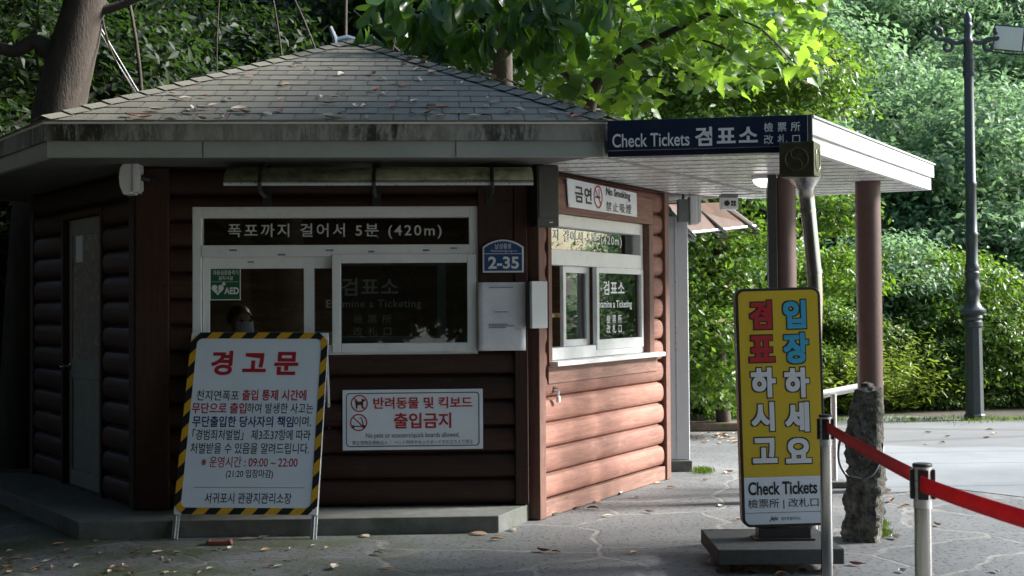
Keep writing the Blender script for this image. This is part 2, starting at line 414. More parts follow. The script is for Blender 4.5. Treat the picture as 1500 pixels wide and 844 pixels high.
# ------------------------------------------------------------------ lettering
def text(body, x0, x1, z0, z1, bold=0.0, spacing=1.0, y=0.0, shear=0.0):
    """flat lettering fitted to a rectangle of the local xz plane, facing -y: (verts, faces)"""
    cu = bpy.data.curves.new('t', 'FONT'); cu.body = body; cu.offset = bold; cu.space_character = spacing; cu.shear = shear
    cu.resolution_u = 4
    o = bpy.data.objects.new('t', cu); C.objects.link(o)
    bpy.context.view_layer.update()
    me = o.to_mesh(); n = len(me.vertices)
    co = np.empty(n * 3); me.vertices.foreach_get('co', co); co = co.reshape(-1, 3)
    fs = [list(p.vertices) for p in me.polygons]
    o.to_mesh_clear(); bpy.data.objects.remove(o); bpy.data.curves.remove(cu)
    lo, hi = co.min(0), co.max(0)
    X = x0 + (co[:, 0] - lo[0]) / (hi[0] - lo[0]) * (x1 - x0)
    Z = z0 + (co[:, 1] - lo[1]) / (hi[1] - lo[1]) * (z1 - z0)
    return [(float(a), y, float(b)) for a, b in zip(X, Z)], fs
def tpx(mb, F, body, px0, px1, py0, py1, bold=0., spacing=1., y=0., plane=0., shear=0.):
    """same, the rectangle given by where its corners stand on the frame's plane"""
    xm, ym = (px0 + px1) / 2, (py0 + py1) / 2
    x0 = uv(F, px0, ym, plane)[0]; x1 = uv(F, px1, ym, plane)[0]
    z1 = uv(F, xm, py0, plane)[1]; z0 = uv(F, xm, py1, plane)[1]
    mb.add(*text(body, x0, x1, z0, z1, bold, spacing, y, shear)); return mb
def fat(mb, F, body, px0, px1, py0, py1, r, y, plane, bold=.02):
    """heavy lettering: the same glyph laid in layers a hair apart, each shifted by r"""
    x0, z1 = uv(F, px0, py0, plane); x1, z0 = uv(F, px1, py1, plane)
    vs, fs = text(body, x0 + r, x1 - r, z0 + r, z1 - r, bold)
    for k in range(9):
        a = 2*math.pi*k/8; dx, dz = (0, 0) if k == 8 else (r*math.cos(a)/max(abs(math.cos(a)), abs(math.sin(a))), r*math.sin(a)/max(abs(math.cos(a)), abs(math.sin(a))))
        mb.add([(x + dx, y - k*.00012, z + dz) for x, _, z in vs], fs)
def ring(mb, cx, cz, r0, r1, y, n=36, rx=1.0):
    vs = []
    for k in range(n):
        a = 2*math.pi*k/n
        vs += [(cx + rx*r0*math.cos(a), y, cz + r0*math.sin(a)), (cx + rx*r1*math.cos(a), y, cz + r1*math.sin(a))]
    mb.add(vs, [(2*k, 2*k+1, (2*k+3) % (2*n), (2*k+2) % (2*n)) for k in range(n)])
def strip(mb, pts, wd, y):
    """flat ribbon through (x,z) points"""
    for (a, b) in zip(pts[:-1], pts[1:]):
        d = Vector((b[0]-a[0], b[1]-a[1])); d.normalize(); n = Vector((-d.y, d.x)) * wd / 2
        mb.add([(a[0]-n.x, y, a[1]-n.y), (b[0]-n.x, y, b[1]-n.y), (b[0]+n.x, y, b[1]+n.y), (a[0]+n.x, y, a[1]+n.y)], [(0,1,2,3)])
def flat(mb, pts, y): mb.add([(x, y, z) for x, z in pts], [list(range(len(pts)))])
def rrect(x0, x1, z0, z1, r, n=6):
    pts = []
    for cx, cz, a0 in ((x1-r, z1-r, 0), (x0+r, z1-r, 90), (x0+r, z0+r, 180), (x1-r, z0+r, 270)):
        for k in range(n+1):
            a = R(a0 + 90*k/n); pts.append((cx + r*math.cos(a), cz + r*math.sin(a)))
    return pts
def disc(cx, cz, r, n=20, rx=1.0): return [(cx + rx*r*math.cos(2*math.pi*k/n), cz + r*math.sin(2*math.pi*k/n)) for k in range(n)]

# ================================================================== GROUND
def sstep(a, b, x):
    t = min(1, max(0, (x-a)/(b-a))); return t*t*(3-2*t)
def hill(x, y):
    y0 = 15.6 + 6.2 * sstep(.5, 4.0, x)
    tt = max(0, y - y0)
    h = tt*tt/(tt+4) * (.62 + .12*math.sin(x*.3+1) )
    h *= 1 - .9*sstep(16, 34, x)
    l = max(0, -x - 7.5); h = max(h, l*l/(l+4)*.5)
    return min(h, 15) + (.15*math.sin(x*1.7+y*.9)+.1*math.sin(x*.6-y*1.4)) * sstep(0, 3, tt)
mb = MB()
def lin(a, b, s): return list(np.arange(a, b + 1e-6, s))
xs = [-150, -90, -55] + lin(-36, 36, 1.0) + [55, 90, 150]
ys = [-150, -90, -50, -25] + lin(-12, 70, 1.0) + [95, 150]
mb.add([(x, y, hill(x, y) - .012) for y in ys for x in xs],
       [(j*len(xs)+i, j*len(xs)+i+1, (j+1)*len(xs)+i+1, (j+1)*len(xs)+i) for j in range(len(ys)-1) for i in range(len(xs)-1)])
g = smooth(link('ground', mb, M_['soil'])); tag(g, 'dark forest floor rising into a hillside', kind='structure')
# paving sheets
pv = MB()
pp = [(-9, -8), (14, -8), (14, 9), (5.2, 18.8), (2.6, 18.2), (1.2, 15.2), (-7.4, 15.0), (-9, 12)]
flat_pts = [(x, y, -.004) for x, y in pp]; pv.add(flat_pts, [list(range(len(pp)))])
tag(link('paving', pv, M_['paving']), 'dark crazy paving of basalt flagstones with pale joints', kind='structure')
pz = MB()
pq = [atz(1206, 676), atz(1212, 712), atz(1300, 722), atz(1400, 716), atz(1500, 728), atz(1700, 735), atz(1700, 660), atz(1560, 657), atz(1450, 654), atz(1380, 656), atz(1290, 652), atz(1215, 654)]
pz.add([(p.x, p.y, 0.0) for p in pq], [list(range(len(pq)))])
tag(link('plaza', pz, M_['plaza']), 'pale slab plaza beyond the booth', kind='structure')
pr_ = MB(); pq = [atz(1190, 662), atz(1560, 664), atz(1700, 664), atz(1760, 606), atz(1500, 614), atz(1290, 619), atz(1215, 628)]
pr_.add([(p.x, p.y, -.002) for p in pq], [list(range(len(pq)))])
tag(link('road', pr_, M_['road']), 'grey road at the foot of the hillside', kind='structure')

# ================================================================== BOOTH
ROT = 0.0558; CX, CY, S, SE, ZE = -1.3485, 12.171, 2.673, 3.574, 2.669
def hexp(r, a): t = R(a) + ROT; return Vector((CX + r*math.cos(t), CY + r*math.sin(t), 0))
booth = empty('ticket_booth', Matrix.Translation((CX, CY, 0)) @ Matrix.Rotation(ROT, 4, 'Z'),
              'six sided log ticket booth with a shingled pyramid roof and white framed windows', 'booth')
BI = booth.matrix_world.inverted()
FW = frame(hexp(S, -120), ROT); RW = frame(hexp(S, -60), ROT + R(60)); LW = frame(hexp(S, 180), ROT - R(60))
WALL_TOP = 2.452
def bpart(name, me, mat, F, label=None, bevel=0, parent=None):
    o = link(name, me, mat); o.parent = parent or booth
    o.matrix_parent_inverse = Matrix.Identity(4)
    base = booth.matrix_world if not parent else parent.matrix_world
    o.matrix_basis = base.inverted() @ F
    bpy.context.view_layer.update()
    if bevel:
        b = o.modifiers.new('bevel', 'BEVEL'); b.width = bevel; b.segments = 2; b.limit_method = 'ANGLE'; b.angle_limit = R(40)
    if label: o['label'] = label
    return o
def logs(mb, x0, x1, z0, z1, b=.052, P=.179, base=.117, back=.09):
    """wall piece: half-round logs outside (-y), flat inside"""
    if x1 - x0 < .005 or z1 - z0 < .005: return
    zs = [z0]; k = math.floor((z0 - base) / P)
    prof = []
    nn = 10
    z = z0; i = 0
    grid = sorted(set([z0, z1] + [base + P*(k + j/nn) for j in range(int((z1 - z0)/P*nn) + 2*nn) if z0 < base + P*(k + j/nn) < z1]))
    for z in grid:
        t = ((z - base) / P) % 1.0
        prof.append((-b * max(0, 1 - (abs(2*t - 1))**2.6)**.5 if True else 0, z))
    outline = [(back, z0)] + prof + [(back, z1)]
    mb.prism([(y, zz) for y, zz in outline], x0, x1, 'x')
# pixel edges on the walls
fx = lambda px, py=400: uv(FW, px, py)[0]
fz = lambda py, px=500: uv(FW, px, py)[1]
rx_ = lambda px, py=450, y=0: uv(RW, px, py, y)[0]
W0, W1 = fx(283), fx(700); Z0, Z1 = fz(520), fz(303)
PLZ = .117
# front wall
lw = MB()
logs(lw, fx(250), W0, PLZ, WALL_TOP); logs(lw, W0, W1, PLZ, Z0); logs(lw, W0, W1, Z1, WALL_TOP)
logs(lw, W1, fx(752), PLZ, fz(516)); logs(lw, W1, fx(752), fz(250), WALL_TOP)
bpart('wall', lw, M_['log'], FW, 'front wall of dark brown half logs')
tr = MB(); tr.box(W1 + .001, fx(752) - .001, -.058, .09, fz(516) + .001, fz(250) - .001)
bpart('board_panel', tr, M_['plank'], FW, bevel=.003)
po = MB(); po.box(-.03, fx(250) - .002, -.06, .10, PLZ, WALL_TOP)
bpart('corner_post', po, M_['plank'], FW, bevel=.006)
po = MB(); po.box(fx(752) + .002, S - .012, -.07, .10, PLZ, WALL_TOP)
bpart('corner_post', po, M_['plank'], FW, bevel=.006)
# right wall: window opening
RX0, RX1 = rx_(797), rx_(941)
rz = lambda px, py, y=0.0: uv(RW, px, py, y)[1]
RZ1, RZ0 = rz(900, 324), rz(900, 520)
rl = MB(); PX0, PX1 = rx_(785), S - .17
logs(rl, PX0, RX0 - .06, PLZ, WALL_TOP); logs(rl, RX1 + .10, PX1, PLZ, WALL_TOP)
logs(rl, RX0 - .06, RX1 + .10, PLZ, RZ0 - .16); logs(rl, RX0 - .06, RX1 + .10, RZ1 + .22, WALL_TOP)
bpart('wall', rl, M_['log_lit_faded'], RW, 'weathered pinkish brown log wall in a sunlit tone facing the plaza')
bp = MB(); bp.box(PX0, PX1, -.058, .08, 0, PLZ - .003)
bpart('base_board', bp, M_['plank_h'], RW, bevel=.004)
bp = MB(); bp.box(RX0 - .06, RX1 + .17, -.062, -.002, RZ0 - .16, RZ0 - .035); bpart('trim_board', bp, M_['plank_h'], RW, bevel=.004)
bp = MB(); bp.box(RX0 - .06, RX1 + .10, -.062, .09, RZ1 + .002, RZ1 + .218); bpart('trim_board', bp, M_['plank_h'], RW, bevel=.004)
bp = MB(); bp.box(RX0 - .06, RX0 - .003, -.066, .09, RZ0 - .033, RZ1); bpart('trim_board', bp, M_['plank_lit_faded'], RW, bevel=.004)
bp = MB(); bp.box(RX1 + .003, RX1 + .10, -.066, .09, RZ0 - .033, RZ1); bpart('trim_board', bp, M_['plank_lit_faded'], RW, bevel=.004)
po = MB(); po.box(.012, PX0 - .002, -.075, .10, 0, WALL_TOP); bpart('corner_post', po, M_['plank_lit_faded'], RW, bevel=.006)
po = MB(); po.box(PX1 + .002, S - .07, -.075, .10, 0, WALL_TOP); bpart('corner_post', po, M_['plank_lit_faded'], RW, bevel=.006)
# left wall with the door
lx = lambda px, py=500: uv(LW, px, py)[0]
D0, D1 = lx(103), lx(157); DZ1 = uv(LW, 130, 318)[1]; DZ0 = .11
ll = MB(); logs(ll, .08, D0 - .05, PLZ, WALL_TOP); logs(ll, D1 + .05, S - .1, PLZ, WALL_TOP); logs(ll, D0 - .05, D1 + .05, DZ1 + .05, WALL_TOP)
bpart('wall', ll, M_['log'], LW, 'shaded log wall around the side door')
fr = MB(); fr.box(D0 - .05, D0, -.06, .09, PLZ, DZ1 + .05); fr.box(D1, D1 + .05, -.06, .09, PLZ, DZ1 + .05); fr.box(D0, D1, -.058, .088, DZ1, DZ1 + .048)
bpart('door_frame', fr, M_['plank'], LW, bevel=.004)
po = MB(); po.box(-.02, .078, -.06, .1, 0, WALL_TOP); po.box(S - .098, S + .015, -.06, .1, PLZ, WALL_TOP)
bpart('corner_post', po, M_['plank'], LW, bevel=.006)
dz_mid = uv(LW, 130, 527)[1]; dw = .07
dm = MB(); y0, y1 = -.01, .035
dm.box(D0+.004, D0+dw, y0, y1, DZ0+.01, DZ1-.004); dm.box(D1-dw, D1-.004, y0, y1, DZ0+.01, DZ1-.004)
dm.box(D0+dw, D1-dw, y0, y1, DZ1-.13, DZ1-.004); dm.box(D0+dw, D1-dw, y0, y1, dz_mid-.15, dz_mid); dm.box(D0+dw, D1-dw, y0, y1, DZ0+.01, DZ0+.13)
dm.box(D0+dw, D1-dw, y0+.014, y1-.01, DZ0+.13, dz_mid-.15)
door = bpart('door', dm, M_['door_al'], LW, bevel=.003)
gp_ = MB(); gp_.box(D0+dw, D1-dw, y0+.012, y1-.012, dz_mid, DZ1-.13); bpart('door_glass', gp_, M_['frost'], LW, parent=door)
hk = MB(); hz = dz_mid - .06
hk.lathe([(.028, 0), (.028, .006), (.012, .012), (.012, .04), (.027, .055), (.03, .07), (.022, .088), (.004, .092)], n=16)
hk.v = [(x + D0 + .035, -.01 - z, y + hz) for x, y, z in hk.v]
smooth(bpart('door_knob', hk, M_['chrome'], LW, parent=door))
stk = MB(); a0, b1 = uv(LW, 114, 346); a1, b0 = uv(LW, 123, 384); stk.box(a0, a1, y0-.004, y0+.011, b0, b1); bpart('door_sticker', stk, M_['signwhite'], LW, parent=door)
# back walls
for a in (0, 60, 120):
    F = frame(hexp(S, a), ROT + R(a + 120))
    bk = MB(); logs(bk, .04, S - .04, .0, WALL_TOP); bpart('wall', bk, M_['log'], F)
# plinth: front and left
pl = MB()
c = [hexp(S + .60, 180), hexp(S + .60, -120)]
pr = atz(731, 781); pr2 = hexp(S - .01, -60)
fr_dir = hexp(S + .60, -60) - hexp(S + .60, -120)
pr = c[1] + fr_dir * ((pr - c[1]).dot(fr_dir) / fr_dir.length_squared)
pts = [(BI @ p) for p in (c[0], c[1], pr, pr2, hexp(S-.15, -60), hexp(S-.15, -120), hexp(S-.15, 180))]
pl.prism([(p.x, p.y) for p in pts], -.03, .108)
bpart('plinth', pl, M_['concrete'], booth.matrix_world, bevel=.006)
# floor and inside lining
fl = MB(); fl.prism([(S*.98*math.cos(R(a)), S*.98*math.sin(R(a))) for a in range(0, 360, 60)], -.02, .10)
bpart('floor', fl, M_['concrete'], booth.matrix_world)
for a in (0, 60, 120, 180):
    F = frame(hexp(S - .12, a), ROT + R(a + 120)); k = (S - .12)
    if a == 180: continue
    ln = MB(); ln.box(.0, k, .0, .02, .10, 2.44); bpart('wall_lining', ln, M_['inner'], F)

def framed(mb, x0, x1, z0, z1, t, y0, y1, tb=None, tt=None):
    tb = t if tb is None else tb; tt = t if tt is None else tt
    mb.box(x0, x0+t, y0, y1, z0, z1); mb.box(x1-t, x1, y0, y1, z0, z1)
    mb.box(x0+t, x1-t, y0, y1, z0, z0+tb); mb.box(x0+t, x1-t, y0, y1, z1-tt, z1)
def pane(x0, x1, z0, z1, y, F, parent):
    p = MB(); p.box(x0, x1, y, y+.004, z0, z1); return bpart('pane', p, M_['glass'], F, parent=parent)
# ---- front window
wf = MB(); t_ = fx(296) - W0
yA, yB = -.035, .085
zr1, zr0 = fz(359), fz(376)
framed(wf, W0, W1, Z0, Z1, t_, yA, yB, tb=fz(506)-Z0, tt=Z1-fz(319))
wf.box(W0+t_, W1-t_, yA-.004, yB, zr0, zr1)
win = bpart('window', wf, M_['pvc'], FW, 'wide white front window with a text strip on top', bevel=.004)
pane(W0+t_, W1-t_, zr1, fz(319), .03, FW, win)
# rear sash on the left
sL0, sL1 = fx(297), fx(487)
s1 = MB(); zt, zb = zr0, fz(506)
st = fx(307) - sL0
s1.box(sL0, fx(307), -.005, .03, zb, zt); s1.box(fx(307), fx(445), -.005, .03, fz(393), zt); s1.box(fx(445), fx(460), -.005, .03, zb, zt)
s1.box(fx(460), fx(487), .0, .03, fz(393), zt); s1.box(fx(307), fx(445), -.005, .03, zb, fz(499))
sash1 = bpart('sash', s1, M_['pvc'], FW, parent=win, bevel=.003)
pane(fx(307), fx(445), fz(499), fz(393), .012, FW, win)
pane(fx(460), fx(690), zb, fz(390), .045, FW, win)
# inner sash behind the right side
s3 = MB(); framed(s3, fx(487), fx(653), zb, zt, .06, .04, .07); bpart('sash', s3, M_['door_al'], FW, parent=win, bevel=.003)
# front sash on the right
s2 = MB(); framed(s2, fx(487), fx(697), fz(516), fz(373), fx(500)-fx(487), -.05, -.012); bpart('sash', s2, M_['pvc'], FW, parent=win, bevel=.004)
pane(fx(500), fx(684), fz(503), fz(386), -.03, FW, win)
for a_, kw in ((('폭포까지 걸어서 5분 (420m)', 333, 647, 327, 350, .012, 1.25), .027), (('검표소', 500, 583, 407, 433, .018, 1.1), .042), (('Examine a Ticketing', 477, 617, 439, 454, .012, 1.1), .042),
               (('檢 票 所', 517, 573, 461, 474, .006, 1.2), .042), (('改 札 口', 517, 573, 479, 492, .006, 1.2), .042)):
    lt = MB(); tpx(lt, FW, *a_, y=kw); bpart('window_lettering', lt, M_['greyink'], FW, parent=win)
pm = MB()
for px, py, w_ in ((337, 367, 10), (478, 367, 10), (408, 373.5, 10), (700-80, 367, 9), (363, 384, 9), (540, 369, 9), (660, 364, 8)):
    z_ = fz(py, px); x = fx(px, py)
    while x < fx(px + w_, py): flat(pm, [(x, z_-.006), (x+.006, z_-.006), (x+.006, z_+.006), (x, z_+.006)], -.0405 if py < 380 else -.0065); x += .009
bpart('print_mark', pm, M_['navyink'], FW, parent=win)
# ---- right window
YR = .03
ux = lambda px, py=450: uv(RW, px, py, YR)[0]
uz = lambda px, py: uv(RW, px, py, YR)[1]
wr = MB(); tR = .05
framed(wr, RX0, RX1, RZ0, RZ1, tR, YR-.04, YR+.08, tb=.09, tt=RZ1 - uz(860, 337))
m1, m0 = uz(860, 369), uz(860, 391)
wr.box(RX0+tR, RX1-tR, YR-.045, YR+.08, m0, m1)
winr = bpart('window', wr, M_['pvc'], RW, 'bright white sliding window above a stone sill', bevel=.004)
pane(RX0+tR, RX1-tR, m1, uz(860, 337), YR+.03, RW, winr)
sv = ux(866)
q = MB(); framed(q, sv, RX1-.02, RZ0+.05, m0, .045, YR-.05, YR-.012, tb=.08); bpart('sash', q, M_['pvc'], RW, parent=winr, bevel=.004)
pane(sv+.045, RX1-.065, RZ0+.13, m0-.045, YR-.03, RW, winr)
q = MB(); framed(q, ux(829), ux(866)+.02, RZ0+.09, m0, .05, YR+.02, YR+.05); bpart('sash', q, M_['pvc'], RW, parent=winr, bevel=.004)
pane(ux(829)+.05, ux(866)-.03, RZ0+.14, m0-.05, YR+.035, RW, winr)
sill = MB(); sill.box(RX0 - .05, RX1 + .19, -.13, YR-.045, RZ0-.035, RZ0-.001); bpart('sill', sill, M_['white'], RW, parent=winr, bevel=.004)
for a_, kw in ((('폭포까지 걸어서 5분 (420m)', 781, 915, 338, 358, .010, 1.25), YR+.027), (('검표소', 878, 909, 412, 432, .018, 1.1), YR-.033), (('Examine a Ticketing', 869, 920, 440, 454, .016, 1.05), YR-.033),
               (('檢 票 所', 883, 905, 461, 474, .008, 1.2), YR-.033), (('改 札 口', 883, 905, 475, 488, .008, 1.2), YR-.033)):
    lt = MB(); tpx(lt, RW, *a_, y=kw, plane=YR); bpart('window_lettering', lt, M_['whiteink'], RW, parent=winr)
# ledge inside the right window and a counter inside the front one
q = MB(); q.box(RX0-.05, ux(867), YR+.09, YR+.30, uz(835, 465), uz(835, 459)); bpart('counter', q, M_['tan'], RW)
q = MB(); q.box(.2, S-.3, .12, .62, .80, .84); bpart('counter', q, M_['tan'], FW)

# ---- roof
def roof_face(a):
    """shingles between hexagon corners a and a+60 as a mesh of overlapping tabs, with random tint"""
    p0, p1, ap = hexp(SE + .03, a), hexp(SE + .03, a + 60), Vector((CX, CY, 0))
    z0, z1 = ZE + .012, 3.765
    p0 = Vector((p0.x, p0.y, z0)); p1 = Vector((p1.x, p1.y, z0)); ap.z = z1
    rows = 16; mbx = MB(); var = []
    nrm = (p1 - p0).cross(ap - p0).normalized()
    n_t = 17; rw = random.Random(a * 13 + 5); u = (p1 - p0).normalized(); L = (p1 - p0).length; tabw = L / n_t
    for r in range(rows):
        t0, t1 = r / rows, min(1, (r + 1.12) / rows)
        a0, b0 = p0.lerp(ap, t0), p1.lerp(ap, t0); a1, b1 = p0.lerp(ap, t1), p1.lerp(ap, t1)
        off = .5 * (r % 2) * tabw + rw.uniform(-.02, .02)
        mid = (a0 + b0) / 2; midt = (a1 + b1) / 2; h0 = (b0 - a0).length / 2; h1 = (b1 - a1).length / 2
        k0 = int(-h0 / tabw) - 2; k1 = int(h0 / tabw) + 2
        for k in range(k0, k1 + 1):
            x0, x1 = k*tabw + off + .0032, (k+1)*tabw + off - .0032
            A, B = max(x0, -h0), min(x1, h0)
            if B - A < .01: continue
            A2, B2 = max(min(A, h1), -h1), max(min(B, h1), -h1)
            lift = .0065 + rw.uniform(0, .0035)
            q = [mid + u*A + nrm*lift, mid + u*B + nrm*lift, midt + u*B2 + nrm*.002, midt + u*A2 + nrm*.002,
                 mid + u*A, mid + u*B]
            mbx.add([BI @ v for v in q], [(0,1,2,3), (4,5,1,0)]); var += [rw.random()] * 6
    # deck under the tabs
    mbx.add([BI @ (p0 - nrm*.004), BI @ (p1 - nrm*.004), BI @ (ap - nrm*.004)], [(0,1,2)]); var += [0.0]*3
    return mbx, var
rf = MB(); rv = []
for a in range(-180, 180, 60):
    m_, v_ = roof_face(a); rf.add(m_.v, m_.f); rv += v_
# hip caps
for a in range(-180, 180, 60):
    p0 = hexp(SE + .03, a); p0 = Vector((p0.x, p0.y, ZE + .02)); ap = Vector((CX, CY, 3.775))
    d = (ap - p0).normalized(); sdv = d.cross(Vector((0,0,1))).normalized(); n_ = 20
    for r in range(n_):
        q0, q1 = p0.lerp(ap, r/n_), p0.lerp(ap, min(1, (r+1.15)/n_)); up = Vector((0,0,1)); l0, l1 = .028, .016; wd = .085
        vs = [q0 - sdv*wd + up*(l0-.03), q0 + up*l0, q0 + sdv*wd + up*(l0-.03), q1 - sdv*wd + up*(l1-.03), q1 + up*l1, q1 + sdv*wd + up*(l1-.03)]
        rf.add([BI @ v for v in vs], [(0,1,4,3), (1,2,5,4)]); rv += [random.random()] * 6
me = bpy.data.meshes.new('roof'); me.from_pydata(rf.v, [], rf.f); me.update()
at_ = me.attributes.new('var', 'FLOAT', 'POINT'); at_.data.foreach_set('value', rv)
roof = bpart('roof', me, M_['shingle'], booth.matrix_world)
mo = MB(); mpt = None
# fascia: two stepped boards round the eaves, metal drip edge on top
def hexring(mbx, r0, r1, z0, z1, arcs=range(-180, 180, 60)):
    for a in arcs:
        P = [(r*math.cos(R(b)), r*math.sin(R(b))) for r, b in ((r1, a), (r1, a+60), (r0, a+60), (r0, a))]
        mbx.prism(P, z0, z1)
hid = [a for a in range(-180, 180, 60) if a != -60]
f1 = MB(); hexring(f1, SE - .05, SE, ZE - .110, ZE - .004); fa = bpart('fascia_board', f1, M_['fascia'], booth.matrix_world, 'mould stained upper eaves board')
f2 = MB(); hexring(f2, SE - .07, SE - .022, ZE - .215, ZE - .112); bpart('fascia_board', f2, M_['cream'], booth.matrix_world, 'cleaner cream lower eaves board')
for px in (299, 668):
    sm_ = MB(); p = BI @ atY(px, 218, CY - SE*math.cos(R(30)) + .02); sm_.box(p.x - .003, p.x + .003, -(SE-.022)*math.cos(R(30)) - .0025, -(SE-.022)*math.cos(R(30)) + .01, ZE - .214, ZE - .113)
    bpart('board_seam', sm_, M_['bark'], booth.matrix_world)
f3 = MB(); hexring(f3, SE - .06, SE + .016, ZE - .003, ZE + .011); bpart('drip_edge', f3, M_['white'], booth.matrix_world)  # sky glint on the metal edge put into white paint
f4 = MB()
f4.prism([((SE-.072)*math.cos(R(a)), (SE-.072)*math.sin(R(a))) for a in range(0, 360, 60)], ZE - .205, ZE - .18)
bpart('soffit', f4, M_['soffit'], booth.matrix_world)
q = MB(); ap = BI @ atY(492, 60, CY - .05)
q.tube([(ap.x, 0, 3.72), (ap.x - .01, 0, 3.80), (ap.x - .05, 0, 3.90)], [.03, .022, .016], 8); q.tube([(ap.x, 0.02, 3.78), (ap.x + .10, 0, 3.80), (ap.x + .16, 0, 3.79)], [.03, .03, .02], 8)
smooth(bpart('roof_finial', q, M_['alu'], booth.matrix_world))
# indoor things
room = empty('ceiling_lamp', booth.matrix_world @ Matrix.Translation((.1, -.4, 2.40)), 'small round lit ceiling lamp inside the booth', 'lamp')
q = MB(); q.lathe([(.17, .06), (.17, .02), (.15, .0)], n=24); link('lamp_housing', q, M_['white_plastic'], room)
q = MB(); q.lathe([(.14, -.002), (.10, -.018), (.0, -.022)], n=24); smooth(link('lamp_diffuser', q, M_['inlamp'], room))
shf = empty('wall_shelf', frame(hexp(S - .15, 60), ROT + R(180)) , 'wooden shelf unit against the far wall inside the booth', 'shelf')
q = MB()
for z in (.45, .85, 1.15, 1.5, 1.85): q.box(.35, 1.9, -.30, -.01, z, z + .025)
link('shelf_board', q, M_['inner'], shf)
for x in (.33, 1.1, 1.9):
    q = MB(); q.box(x, x + .025, -.305, -.008, .1, 1.95); link('upright', q, M_['inner'], shf)
q = MB(); rr = random.Random(3); x = .40
while x < 1.8:
    wq = rr.uniform(.05, .14); q.box(x, x + wq, -.26, -.05, 1.178, 1.178 + rr.uniform(.10, .24)); x += wq + rr.uniform(.01, .08)
bx = link('storage_bin', q, M_['maskcloth'], shf); bx['label'] = 'row of pale blue and white bins'
pst = MB(); px_, pz_ = 0, 0
PF = frame(hexp(S - .14, 120), ROT + R(240))
a0, a1_ = uv(PF, 312, 450), uv(PF, 334, 470)
pst.box(min(a0[0], a1_[0]), max(a0[0], a1_[0]) + .15, -.012, -.002, 1.28, 1.75)
pso = link('wall_poster', pst, M_['blueposter'], M=PF); tag(pso, 'plain sky blue poster on the back wall inside the booth', 'poster')

